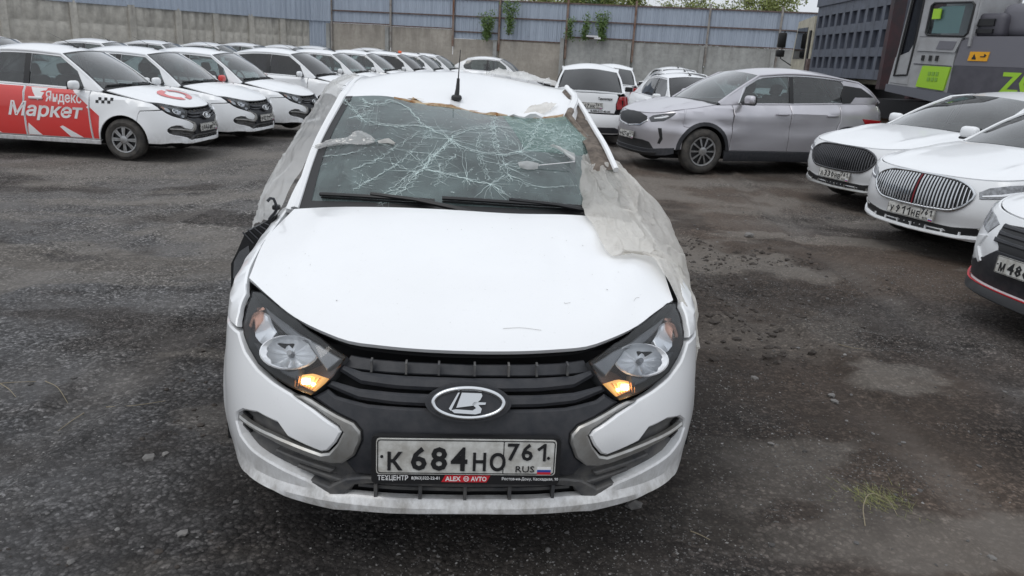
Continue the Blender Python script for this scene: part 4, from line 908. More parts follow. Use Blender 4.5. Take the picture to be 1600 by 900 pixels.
def tree(name, label, x, y, h, spread, nl, seed, mat, size=.07, low=.3, group='trees beyond the fence'):
    r = np.random.default_rng(seed); root = empty(name); tag(root, label, 'tree', group)
    mb = MB(); tips = []
    trunk = [(x, y, -.3), (x+r.uniform(-.1, .1), y, h*.35), (x+r.uniform(-.3, .3), y+r.uniform(-.3, .3), h*.9)]; mb.tube(cspline(trunk, 8), np.linspace(.05*h/3, .02, 8), 7)
    T = cspline(trunk, 20)
    for k in range(26):
        b0 = T[int(r.uniform(low, .98)*19)]; a = r.uniform(0, 6.28); l = spread*r.uniform(.5, 1.1); e = b0+np.array((math.cos(a)*l, math.sin(a)*l, l*r.uniform(.3, 1.1)))
        m_ = (b0+e)/2+r.normal(size=3)*.12; br = cspline([b0, m_, e], 7); mb.tube(br, np.linspace(.028, .006, 7), 5); tips += list(br[2:])
        for j in range(3):
            c0 = br[r.integers(2, 7)]; e2 = c0+r.normal(size=3)*l*.35+np.array((0, 0, .15)); tw = cspline([c0, (c0+e2)/2+r.normal(size=3)*.05, e2], 5); mb.tube(tw, np.linspace(.010, .004, 5), 4); tips += list(tw[1:])
    mb.build('trunk', BARK, root)
    tips = np.array(tips); c = tips[r.integers(0, len(tips), nl)]; P = c+r.normal(size=(nl, 3))*spread*.10
    mk('crown', *leaves(P, size, r), mat, root, False); return root
tree('leafy_tree', 'young tree in yellow green leaf behind the fence, over the pale sedan', 1.0, 42, 5.0, 1.8, 17000, 1, LEAF_A, .085, .12)
tree('leafy_tree', 'thin spring tree behind the fence, left of the tall bare one', 5.2, 42.5, 5.2, 1.9, 15000, 2, LEAF_A, .085, .12)
tree('leafy_tree', 'sparse tree with fine bare twigs behind the fence', 8.6, 42, 5.4, 1.9, 7000, 3, LEAF_A, .07, .12)
tree('leafy_tree', 'bushy tree behind the fence beside the dump truck', 12.0, 42.5, 5.2, 2.1, 14000, 4, LEAF_A, .08, .12)
tree('leafy_tree', 'low green tree behind the fence above the fence saplings', -1.6, 42, 4.4, 1.5, 11000, 5, LEAF_A, .08, .12)
tree('leafy_tree', 'loose green tree behind the rusty fence post', 3.3, 43.5, 5.4, 1.9, 13000, 6, LEAF_B, .08, .12)
def sapling(label, x, y, z, h, ns, seed, lean=.35):
    r = np.random.default_rng(seed); root = empty('sapling'); tag(root, label, 'sapling', 'saplings on the fence ledge'); mb = MB(); pts = []
    for k in range(ns):
        a = r.uniform(-1, 1)*lean; hh = h*r.uniform(.45, 1.0); e = np.array((x+a*hh+r.uniform(-.1, .1), y-.12-.2*r.uniform(0, 1), z+hh)); m_ = np.array((x+a*hh*.35, y-.15, z+hh*.5)); c = cspline([(x+r.uniform(-.1, .1), y, z-.02), m_, e], 9)
        mb.tube(c, np.linspace(.014, .004, 9), 4); pts += list(c[1:])
    mb.build('stem', BARK, root); pts = np.array(pts); n = 170*ns
    mk('foliage', *leaves(pts[r.integers(0, len(pts), n)]+r.normal(size=(n, 3))*np.array((.09, .05, .08)), .055, r), LEAF_B, root, False)
sapling('broad sapling with low leaves growing on the concrete ledge', -1.86, 38.45, 2.30, 1.55, 7, 11)
sapling('tall sapling hugging the rusty post above the pale sedan', -.75, 38.2, 2.55, 1.75, 6, 12, .2)
sapling('thin single sapling left of the two bushier ones', 2.05, 37.75, 2.5, .95, 2, 13, .1)
sapling('upright sapling between the thin one and the leafy pair', 2.75, 37.6, 2.5, 1.25, 3, 14, .12)
sapling('bushy sapling beside white scrap on the ledge', 3.5, 37.5, 2.5, 1.25, 6, 15, .28)
sc = MB().box((3.1, 37.3, 2.66), (.55, .1, .06), .1).box((3.35, 37.32, 2.58), (.3, .12, .08), -.3); tag(sc.build('scrap_board', WHITEP, None, False), 'white scrap board caught in the fence sapling', 'scrap')

# ------------------------------------------------------------------ parked compact sedans
proto, _w, _ro, _ho = granta('parked_sedan', False, ('О046МК', '761'))
def set_mat(o, old, new):
    for c in o.children_recursive if hasattr(o, 'children_recursive') else []:
        if c.type == 'MESH' and c.data.materials and c.data.materials[0] == old: c.data = c.data.copy(); c.data.materials[0] = new
def park(x, y, deg, label, group, dz=0, first=False, plate=None, tint=None, mirror=None, name='parked_sedan'):
    o = proto if first else copy_tree(proto)
    o.name = name; o.location = (x, y, float(gz(x, y))+dz); o.rotation_euler = (0, 0, R_(deg)); tag(o, label, 'car', group)
    if tint:
        for c in o.children:
            if c.type == 'MESH' and c.data.materials[0] == GLASS: c.data = c.data.copy(); c.data.materials[0] = TINT
    if mirror:
        for c in o.children:
            if c.name.startswith('door_mirror'): c.data = c.data.copy(); c.data.materials[0] = mirror
    if plate:
        for c in list(o.children):
            if c.name.startswith('licence_plate'):
                for g in list(c.children): bpy.data.objects.remove(g)
                bpy.data.objects.remove(c)
        pc = G(0, .460); licence_plate(o, pc+np.array((0, -.014, 0)), (1, 0, 0), (0, .05, 1), *plate)
    return o
ROW = 'white sedans parked in the left front row'
carA = park(-4.68, 11.56, 86.5, 'white sedan with red delivery livery on its doors, nearest in the left row', ROW, first=True)
carB = park(-4.42, 13.47, 84, 'white sedan directly behind the red liveried car, intact dark grille', ROW, plate=('Р021ТТ', '761'))
carC = park(-4.05, 15.3, 84.5, 'white sedan with one red door mirror and broken grille', ROW, plate=('Т296ОХ', '761'), mirror=RED)
carD = park(-3.37, 18.0, 83, 'white sedan with purple black tinted windows behind the red mirrored car', ROW, tint=True)
carE = park(-3.24, 21.3, 83, 'white sedan just beyond the tinted sedan in the left row', ROW)
carF = park(-2.93, 24.2, 83, 'white sedan fourth from the far end of the left row', ROW)
carG = park(-2.43, 26.9, 82, 'white sedan with a dark tinted windscreen, third from the far end of the row', ROW, tint=True)
carH = park(-2.0, 29.0, 81, 'white sedan second from the far end of the left row', ROW)
carI = park(-1.6, 31.0, 80, 'white sedan at the far end of the left row', ROW)
BACK = 'white cars in the second row along the left wall'
for x, y, dz, lab in ((-9.9, 17.4, .0, 'white car in second row at the left edge, behind the liveried car'), (-9.6, 21.8, .04, 'white car roof above the liveried sedan, second row'), (-9.7, 25.6, .04, 'white car roof behind the sedan with the plain dark grille, second row'),
                      (-8.9, 28.0, .04, 'white car with long dark side window in the second row'), (-8.3, 30.0, .08, 'white car roof behind the red mirrored sedan, second row'), (-7.4, 32.0, .08, 'white car roof in front of the concrete corner pillar'), (-6.6, 33.6, .10, 'white car roof in front of the blue sheet strip'), (-4.3, 34.2, .14, 'white car roof standing alone before the stained slab')):
    park(x, y, 84, lab, BACK, dz+(.06 if y < 20 else 0))
carJ = park(.89, 31.6, 82, 'white sedan seen side-on by the back fence, behind the wreck', 'white cars before the back fence')
REAR = 'white sedans seen from behind'
carR = park(1.56, 19.25, 176.4, 'white taxi sedan seen from behind between the wreck and the silver crossover', REAR)
park(2.73, 25.0, 174.5, 'white sedan seen from behind beyond the taxi sedan', REAR)
TRI = 'white sedans facing out behind the silver crossover'
park(4.15, 16.3, 10, 'nearest of three white sedans behind the silver crossover', TRI, -.12, tint=True)
park(4.50, 19.3, 6, 'middle one of three white sedans behind the silver crossover', TRI, -.06, tint=True)
park(5.35, 24.8, 5, 'farthest of three white sedans behind the silver crossover', TRI, tint=True)
park(8.6, 26.0, 8, 'white car roof just showing above the silver crossover', TRI)

# livery on the nearest car: red wrap with white slashes and lettering, taxi checks
def decal(o, name, poly, m, off=.0035): return panel(name, G, [(G.uy(y), z) for y, z in poly], m, o, res=.08, edge=.0, off=off, thick=.003, sgn=-1)
for poly in ([(1.285, .71), (1.16, .60), (1.185, .285), (1.262, .285), (1.287, .6)], [(1.315, .735), (1.55, .93), (2.225, .945), (2.228, .6), (2.225, .285), (1.295, .285), (1.312, .6)], [(2.262, .945), (3.17, .955), (3.165, .8), (3.10, .62), (2.98, .47), (2.945, .285), (2.258, .285)]):
    decal(carA, 'red_wrap', poly, RED)
for poly in ([(1.42, .29), (1.60, .29), (1.74, .42), (1.70, .44)], [(2.02, .29), (2.215, .29), (2.215, .34), (2.20, .45)], [(2.62, .29), (2.9, .29), (2.93, .40), (2.90, .46)], [(1.90, .93), (2.14, .935), (2.04, .76), (1.99, .80)], [(2.90, .94), (3.12, .945), (3.02, .80)]):
    decal(carA, 'white_slash', poly, WHITEP, .006)
def on_side(y0, z0): return lambda V: (lambda P, Nn: P+Nn*(V[:, 2:3]+.006))(G(-np.array([G.uy(y) for y in y0-V[:, 0]]), z0+V[:, 1]), np.array([(-1., 0, 0)]))
MB().add(*text_mesh('Яндекс', .19, on_side(1.66, .815), .003, width=.52, bold=.003)).build('livery_lettering', WHITEP, carA, False)
MB().add(*text_mesh('Маркет', .26, on_side(1.93, .62), .003, width=1.10, bold=.006, shear=.25)).build('livery_lettering', WHITEP, carA, False)
for i in range(3):
    for j in range(2):
        y = 1.20-.085*i-.042*j; decal(carA, 'taxi_check', [(y, .775+.04*j), (y-.042, .775+.04*j), (y-.042, .815+.04*j), (y, .815+.04*j)], BLACK)
h_, w_ = _ho.shape[:2]
def on_hood(V): 
    a = np.clip((V[:, 0]+.5), 0, 1)*(w_-1); b = np.clip(V[:, 1], 0, 1)*(h_-1); i = np.clip(b.astype(int), 0, h_-2); j = np.clip(a.astype(int), 0, w_-2); fb, fa = (b-i)[:, None], (a-j)[:, None]
    return (_ho[i, j]*(1-fa)+_ho[i, j+1]*fa)*(1-fb)+(_ho[i+1, j]*(1-fa)+_ho[i+1, j+1]*fa)*fb+np.c_[0*V[:, :2], V[:, 2]+.008]
for sg in (1, -1):
    t = np.linspace(0, np.pi, 16); ro = np.stack([sg*(.03+.18*np.sin(t)), .42-.22*np.cos(t), 0*t], 1); ri = np.stack([sg*(.03+.10*np.sin(t)), .42-.13*np.cos(t), 0*t], 1)
    MB().grid(on_hood(np.vstack([ro, ri])).reshape(2, 16, 3)).build('bonnet_decal', RED, carA)
# back of the taxi sedan: plate, lettering
Rv = lambda x, z: G(np.array(G.uxr(x)*1.0), np.array(z))
pr_ = G(G.U, .755)+np.array((0, .012, 0)); licence_plate(carR, pr_, (-1, 0, 0), (0, -.02, 1), 'Т867НК', '761') if False else licence_plate(carR, pr_, (-1, 0, 0), (0, -.02, 1), 'О867НК', '761')
def on_back(x0, z0): return lambda V: np.c_[-(x0+V[:, 0]), np.array([G(G.uxr(abs(x0+q) or .01), z0)[1] for q in V[:, 0]])+.012+V[:, 2], z0+V[:, 1]]
MB().add(*text_mesh('Таксопарк', .062, on_back(.30, .885), .003, width=.28, bold=.002)).build('taxi_lettering', BLACK, carR, False)
MB().add(*text_mesh('8-989-517-40-04', .05, on_back(.22, .655), .003, width=.38, bold=.0015)).build('phone_lettering', BLACK, carR, False)
lb = MB().rbox((0.55, 3.0, 1.55), (.13, .13, .09), .04, 3); tag(lb.build('roof_beacon', simple('beacon_orange', (.75, .12, .03), .35), None), 'small orange dome lamp on a car roof in the far left row', 'beacon')
bo = bpy.data.objects['roof_beacon']; bo.location = (carH.location.x-3.1, carH.location.y-2.95, carH.location.z-.03)

# ------------------------------------------------------------------ other makes of car, one builder
def car(name, B, S, W):
    """B: Body skin, S: dict of measures, W: paint"""
    root = empty(name); res = S.get('res', .06); uy = B.uy; T = lambda y: float(B.top(y)); Y = lambda p: [(uy(y), z) for y, z in p]
    (w1, w2), r, z0 = S['wy'], S['wr'], S['sill']; ar = S.get('arch', r+.05); fs, d1, d2, d3 = S['seams']; L = S['L']
    CL = S.get('clad', W)
    def arcp(w, a0, a1, n=12, rr=ar): return arc(w, r, rr, a0, a1, n)
    af = math.degrees(math.asin((z0+.02-r)/ar)) if abs(z0+.02-r) < ar else 0
    for s in (1, -1):
        f = Y([(fs, T(fs)-.001)]+[(y, T(y)-.001) for y in np.linspace(fs+.12, d1-.01, 6)]+[(d1-.005, .6), (d1-.02, z0)])+Y(arcp(w1, af, 180-S.get('afr', 60), 14))+Y([(fs, S['fsz'])])
        panel('front_fender', B, f, W, root, res=res, edge=.005, sgn=s)
        panel('front_door', B, Y([(d1+.004, T(d1)-.001), (d1+.004, .6), (d1-.012, z0), (d2-.004, z0), (d2-.004, .6), (d2-.004, T(d2)-.001), ((d1+d2)/2, T((d1+d2)/2)-.001)]), W, root, res=res*1.3, edge=.005, sgn=s)
        panel('rear_door', B, Y([(d2+.004, T(d2)-.001), (d2+.004, .6), (d2+.004, z0)]+[(w2-ar*math.cos(R_(af))-.01, z0)]+arcp(w2, 180-af, 130, 6)+[(d3-.06, .72), (d3-.004, .85), (d3-.004, T(d3)-.001), ((d2+d3)/2, T((d2+d3)/2)-.001)]), W, root, res=res*1.3, edge=.005, sgn=s)
        panel('rear_quarter', B, Y([(d3+.004, T(d3)-.001), (d3+.004, .85), (d3-.05, .72)]+arcp(w2, 127, 40, 10)+[(w2+ar*.9, .62), (L-.30, .62), (L-.28, .72), (L-.26, T(L-.3)-.04)]+[(y, T(y)-.001) for y in np.linspace(L-.28, d3+.1, 5)]), W, root, res=res*1.3, edge=.005, sgn=s)
        sl = Y([(w1+ar-.02, z0-.004), (w2-ar+.02, z0-.004), (w2-ar+.02, .20), (w1+ar-.02, .20)]); panel('sill', B, sl, CL, root, res=.1, edge=.006, sgn=s, off=.006, thick=.06)
        if CL is not W:
            for w in (w1, w2):
                o_ = arcp(w, af-4, 184-af, 18, ar+.055); i_ = arcp(w, 184-af, af-4, 18, ar-.004); panel('arch_cladding', B, Y(o_+i_), CL, root, res=.08, edge=.006, off=.010, sgn=s)
        for y0 in (d2-.17, d3-.17):
            P = B(uy(y0)*s, S.get('hz', T(y0)-.14)); MB().rbox(P+np.array((s*.018, 0, 0)), (.03, .21, .035), .012).build('door_handle', S.get('handle', W), root)
        for w in (w1, w2):
            MB().lathe([(s*(S['wx']-.2), ar+.02), (s*(S['wx']+.07), ar+.006)], 20, 'x', (0, w, r), R_(-8), R_(188)).build('wheel_liner', VOID, root)
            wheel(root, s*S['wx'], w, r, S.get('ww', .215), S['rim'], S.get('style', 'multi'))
    us = uy(fs); zb = S['skz']
    fr = [(0, zb), (uy(fs)*.5, zb), (uy(fs*.85), zb+.02), (us, zb+.03)]+[(uy(y), z) for y, z in arcp(w1, 178, 180-S.get('afr', 60), 6) if y > fs]+[(us, S['fsz']), (us, T(fs)-.004)]
    tops = [(u, float(B.ztop(u))-.006) for u in np.linspace(us*.96, 0, 16)]
    if not any(y > fs for y, z in arcp(w1, 178, 180-S.get('afr', 60), 6)): pass
    panel('front_bumper', B, sym(fr+tops), W, root, res=res*.9, edge=.006)
    for nm, poly, m, off, mode in S['front']:
        if mode == 'sym': panel(nm, B, sym(poly), m, root, res=.06, edge=.005, off=off, thick=.03)
        else:
            for s in (1, -1): panel(nm, B, poly, m, root, res=.05, edge=.004, off=off, sgn=s, thick=.03)
    Um = B.U
    def RF(a, z): a = np.asarray(a, float); return B(np.where(a >= 0, -(Um-a), Um+a), z)
    ul = Um-uy(L-.29)
    panel('tail_panel', RF, sym([(0, .26), (ul*.7, .26), (ul*1.6, .28), (Um-uy(w2+ar*.92), .40), (Um-uy(w2+ar*.9), .61), (ul*1.0, .61), (ul, .95), (ul*.96, T(L-.2)-.02), (0, T(L)-.01)]), W, root, res=.1, edge=.006)
    for s in (1, -1): panel('tail_lamp', RF, [(ul*.55, .86), (ul*1.35, .90), (ul*1.25, .78), (ul*.6, .76)], TAIL, root, res=.06, edge=.006, off=.008, sgn=s)
    # bonnet
    A0, hd, rl, C0 = (np.array(S[k], float) for k in ('A0', 'hdr', 'rails', 'C0'))
    hem = [B(u, float(B.ztop(u))) for u in np.linspace(-us, us, 17)]; ys = np.linspace(fs, A0[1]-.05, 6)
    eL = [B(uy(y, -1), T(y))+np.array((.004, 0, 0)) for y in ys]; eR = [B(uy(y), T(y))-np.array((.004, 0, 0)) for y in ys]
    cz = S.get('crown', .03); rear = [eL[-1], eL[-1]*np.array((.5, 1, 1))+np.array((0, -.09, .03)), np.array((0, A0[1]-.18, A0[2]+.012)), eR[-1]*np.array((.5, 1, 1))+np.array((0, -.09, .03)), eR[-1]]
    HO = coons(hem, rear, eL, eR, 28, 18, .0); u = np.linspace(-1, 1, 29)[None]; v = np.linspace(0, 1, 19)[:, None]
    HO[..., 2] += cz*(1-np.exp(-v/.12))*(1-u**4)*np.clip((1-v)/.15, 0, 1)**.5+.024*np.exp(-((np.abs(u)-.52-.20*v)/.05)**2)*np.clip(v/.2, 0, 1)*np.clip((1-v)/.2, 0, 1)
    shell(HO, .015).build('bonnet', W, root, ang=50)
    # greenhouse
    base = [(-A0[0], A0[1], A0[2]), (-A0[0]*.6, A0[1]-.10, A0[2]+.02), (0, A0[1]-.15, A0[2]+.028), (A0[0]*.6, A0[1]-.10, A0[2]+.02), tuple(A0)]
    h1 = rl[0]; hdr = [(-h1[0], h1[1], h1[2]), (-h1[0]*.55, h1[1]-.06, h1[2]+.03), (0, h1[1]-.08, h1[2]+.042), (h1[0]*.55, h1[1]-.06, h1[2]+.03), tuple(h1)]
    mx = lambda p: np.array((-p[0], p[1], p[2]))
    ws = MB().grid(coons(base, hdr, [base[0], (mx(A0)+mx(h1))/2+np.array((-.012, -.012, .014)), hdr[0]], [A0, (A0+h1)/2+np.array((.012, -.012, .014)), h1], 18, 12, .03)).build('windscreen', S.get('glass', GLASS), root)
    re_ = rl[-1]; rh = [mx(re_), (0, re_[1]+.10, re_[2]+.045), re_]
    shell(coons(hdr, rh, [mx(p) for p in rl], list(rl), 18, 16, .035), .02).build('roof', W, root, ang=60)
    rw = [mx(C0), (0, C0[1]+.08, C0[2]+.01), C0]; MB().grid(coons(rh, rw, [rh[0], rw[0]], [rh[-1], rw[-1]], 12, 8, .02)).build('rear_window', TINT, root)
    MB().grid(coons(rw, [B(-uy(L-.1), T(L-.1)), (0, L-.03, T(L-.02)), B(uy(L-.1), T(L-.1))], [rw[0], B(-uy(L-.1), T(L-.1))], [rw[-1], B(uy(L-.1), T(L-.1))], 12, 5, .0)).build('rear_deck', W, root)
    MB().grid(coons([p*np.array((1, 1, 1))+np.array((0, -.02, -.015)) for p in rear], [np.array(p)+np.array((0, .01, -.006)) for p in base], [rear[0]-np.array((0, .02, .015)), base[0]], [rear[-1]-np.array((0, .02, .015)), base[-1]], 12, 3)).build('cowl', BLACK, root)
    line = np.vstack([cspline([A0, (A0+h1)/2+np.array((.015, -.01, .012)), h1], 10), cspline(rl, 16)[1:], cspline([re_, (re_+C0)/2+np.array((.01, 0, .03)), C0], 10)[1:]]); lx, ly, lz = line.T
    def GH(a, z):
        sd = np.where(np.asarray(a) < 0, -1., 1.); y = np.abs(a); b = B(np.interp(y, B.c[:, 1], B.L), B.top(y)); xb, zb = b[..., 0], b[..., 2]
        xr, zr = np.interp(y, ly, lx), np.interp(y, ly, lz); k = (xb-xr)/np.maximum(zr-zb, .14); d = z-zb
        return np.stack([sd*(xb-d*k+.05*np.clip(d/.45, 0, 1)*np.clip(1-d/.45, 0, 1)), y, z+0*y], -1)
    zr = lambda y: float(np.interp(y, ly, lz)); tm = S.get('trim', BLACK)
    for s in (1, -1):
        a_, b_, c_ = S['wins']; g = .035; tf_ = S.get('wtop', .042)
        w1p = [(a_, T(a_)+.022)]+[(y, zr(y)-tf_) for y in np.linspace(a_+.14, b_-.04, 8)]+[(b_-.035, T(b_)+.022)]
        w2p = [(b_+.035, T(b_)+.022)]+[(y, zr(y)-tf_) for y in np.linspace(b_+.04, c_-.14, 8)]+[(c_, S['wz']), (c_-.10, T(c_-.1)+.022)]
        out = [(ly[i], lz[i]) for i in range(len(ly))]+[(y, T(y)-.001) for y in np.linspace(C0[1]-.02, A0[1]+.02, 12)]
        panel('window_frame', GH, out, W, root, res=.12, edge=.004, holes=[w1p, w2p], sgn=s, thick=.03)
        for nm, p_ in (('front_side_window', w1p), ('rear_side_window', w2p)): panel(nm, GH, inset(np.array(p_) if area2(np.array(p_)) > 0 else np.array(p_)[::-1], -.012), S.get('glass', GLASS), root, res=.12, off=-.008, edge=0, thick=0, sgn=s)
        panel('pillar_trim', GH, [(b_-.038, T(b_)+.02), (b_+.038, T(b_)+.02), (b_+.038, zr(b_)-tf_), (b_-.038, zr(b_)-tf_)], BLACK, root, res=.1, off=.003, edge=.002, sgn=s)
        if 'quarter' in S:
            panel('quarter_trim', GH, S['quarter'], BLACK, root, res=.1, off=.004, edge=.002, sgn=s)
        if 'chrome' in S:
            q = [GH(np.array(s*y), np.array(zr(y)-tf_+.012)) for y in np.linspace(a_+.10, c_-.1, 20)]; MB().tube([GH(np.array(s*a_), np.array(T(a_)+.02))]+q, .008, 6).build('window_trim', CHROME, root)
        MB().tube(np.c_[line[:, 0]*s, line[:, 1], line[:, 2]-.004], .02, 8).build('roof_rail', S.get('railm', W), root)
        m = np.array(S['mirror']); mb = MB(); mb.rbox(m*np.array((s, 1, 1)), (.21, .11, .14), .05, 3); mb.build('door_mirror', W, root)
        MB().rbox((m+np.array((-.13, .0, -.05)))*np.array((s, 1, 1)), (.14, .06, .06), .02).rbox((m+np.array((0, .055, -.0)))*np.array((s, 1, 1)), (.18, .012, .11), .02).rbox((m+np.array((0, -.0, -.06)))*np.array((s, 1, 1)), (.19, .10, .03), .014).build('mirror_base', BLACK, root)
    mb = MB(); mb.box((0, L/2, .40), (2*S['wx']-.34, L-.6, .40)); mb.box((0, .7, .58), (1.1, .9, .4)); mb.build('underbody', VOID, root, False)
    dz = S['A0'][2]; mb = MB(); mb.rbox((0, A0[1]+.25, dz-.13), (A0[0]*1.95, .5, .22), .08, 3); mb.build('dashboard', INTER, root)
    for x in (-.37, .37): seat(root, x, A0[1]+.80, dz-.62)
    mb = MB(); mb.rbox((0, A0[1]+1.72, dz-.45), (1.25, .5, .2), .07, 3); mb.rbox((0, A0[1]+2.0, dz-.14), (1.25, .16, .62), .07, 3, np.array([(1, 0, 0), (0, .94, .34), (0, -.34, .94)])); mb.build('rear_bench', SEATM, root)
    pd = B(0, S['plz'])+np.array((0, -.022, 0))
    licence_plate(root, pd, (1, 0, 0), (0, .08, 1), *S['plate'])
    return root

# silver crossover
BS = Body([(0, 0), (.25, .012), (.48, .05), (.66, .13), (.77, .25), (.84, .42), (.875, .62), (.888, .9), (.893, 1.6), (.895, 2.3), (.893, 3.0), (.875, 3.6), (.845, 3.98), (.78, 4.18), (.62, 4.28), (.3, 4.325), (0, 4.33)],
 [(.15, .14), (.22, .06), (.30, .03), (.40, .03), (.50, .008), (.62, .0), (.72, .015), (.82, .05), (.90, .11), (1.0, .2)],
 [(.15, .05), (.25, .01), (.35, .015), (.50, .012), (.62, .0), (.74, .02), (.82, .012), (.90, .022), (1.0, .05), (1.1, .09)],
 [(.15, .12), (.3, .02), (.5, 0), (.62, .04), (.8, .06), (.95, .06), (1.1, .12)],
 [(0, .86), (.2, .895), (.4, .935), (.7, .975), (1.05, 1.03), (1.4, 1.045), (2.4, 1.075), (3.3, 1.11), (4.0, 1.13), (4.33, 1.10)],
 wheels=((.87, .34, .40), (3.47, .34, .40)), flare=.022,
 crease=lambda y, z: .020*np.exp(-((z-(.90+.03*(y-1.3)))/.022)**2)*np.clip((y-.7)/.3, 0, 1)-.016*np.exp(-((z-(.58+.10*(y-1.6)))/.09)**2)*np.clip((y-1.35)/.3, 0, 1)*np.clip((2.9-y)/.3, 0, 1))
suv = car('silver_crossover', BS, dict(L=4.33, wy=(.87, 3.47), wr=.34, arch=.385, wx=.79, rim=.225, sill=.36, seams=(.52, 1.34, 2.36, 3.28), fsz=.70, skz=.33, clad=DARKPL, hz=.93, style='five' if False else 'multi', afr=62,
  A0=(.74, 1.12, 1.06), hdr=(0, 0, 0), rails=[(.60, 1.86, 1.49), (.62, 2.3, 1.535), (.615, 3.0, 1.53), (.58, 3.72, 1.455)], C0=(.70, 4.10, 1.16), wins=(1.46, 2.40, 3.50), wz=1.30, wtop=.045, chrome=1, crown=.035,
  quarter=[(3.34, 1.24), (3.42, 1.40), (3.76, 1.37), (3.98, 1.235), (3.62, 1.225), (3.52, 1.13), (3.36, 1.12)], mirror=(1.0, 1.50, 1.13), plz=.505, plate=('Н027НВ', '761'),
  front=[('grille', [(0, .865), (.25, .855), (.48, .815), (.51, .765), (.36, .69), (0, .655)], BLACK, .004, 'sym'), ('grille_accent', [(.02, .648), (.36, .682), (.52, .762), (.53, .748), (.38, .662), (.02, .628)], CHROME, .010, 'pair'),
   ('headlight', [(.535, .79), (.60, .835), (.80, .872), (1.0, .898), (.95, .845), (.82, .765), (.60, .735)], simple('dark_lamp', (.035, .037, .042), .08, coat=1), .005, 'pair'), ('headlight_strip', [(.64, .80), (.80, .83), (.90, .845), (.86, .82), (.78, .80), (.66, .785)], REFLECT, .009, 'pair'),
   ('fog_slot', [(.74, .66), (.80, .66), (.83, .50), (.79, .42), (.75, .43), (.78, .52)], BLACK, .004, 'pair'), ('lower_intake', [(0, .455), (.45, .46), (.60, .44), (.70, .34), (.66, .325), (0, .325)], BLACK, .004, 'sym'), ('chin_skirt', [(0, .335), (.60, .335), (.80, .36), (1.02, .38), (1.02, .29), (.90, .26), (.6, .235), (0, .235)], DARKPL, .012, 'sym'), ('chin_blade', [(0, .285), (.55, .285), (.75, .30), (.75, .265), (.55, .25), (0, .25)], BLACK, .024, 'sym')]), SILVER)
suv.location = (1.70, 12.35, 0); suv.rotation_euler = (0, 0, R_(-73)); tag(suv, 'silver grey crossover with black wheel arch trim facing left', 'car')

# two white fastback saloons with upright-bar grilles
BH = Body([(0, 0), (.25, .015), (.48, .06), (.66, .14), (.78, .27), (.86, .46), (.895, .68), (.91, .95), (.918, 1.7), (.92, 2.5), (.918, 3.2), (.89, 4.0), (.84, 4.5), (.74, 4.74), (.5, 4.84), (.2, 4.87), (0, 4.87)],
 [(.12, .12), (.18, .05), (.22, .02), (.30, .045), (.38, .03), (.46, .0), (.56, .008), (.68, .04), (.76, .085), (.84, .16), (.92, .25)],
 [(.12, .07), (.22, .02), (.32, .012), (.50, .0), (.62, .004), (.72, .018), (.80, .012), (.88, .03), (1.0, .07)],
 [(.12, .12), (.3, .02), (.5, 0), (.7, .03), (.9, .06), (1.05, .1)],
 [(0, .765), (.2, .79), (.4, .82), (.7, .855), (1.1, .91), (1.5, .945), (2.5, .97), (3.6, 1.0), (4.4, 1.02), (4.87, 1.0)],
 wheels=((.95, .335, .40), (3.80, .335, .40)), flare=.02, crease=lambda y, z: .016*np.exp(-((z-(.80+.02*(y-1.5)))/.02)**2)*np.clip((y-.6)/.4, 0, 1))
SLIM = simple('slim_lamp_glass', (.30, .31, .33), .1, coat=1, col2=(.12, .125, .13), vscale=30)
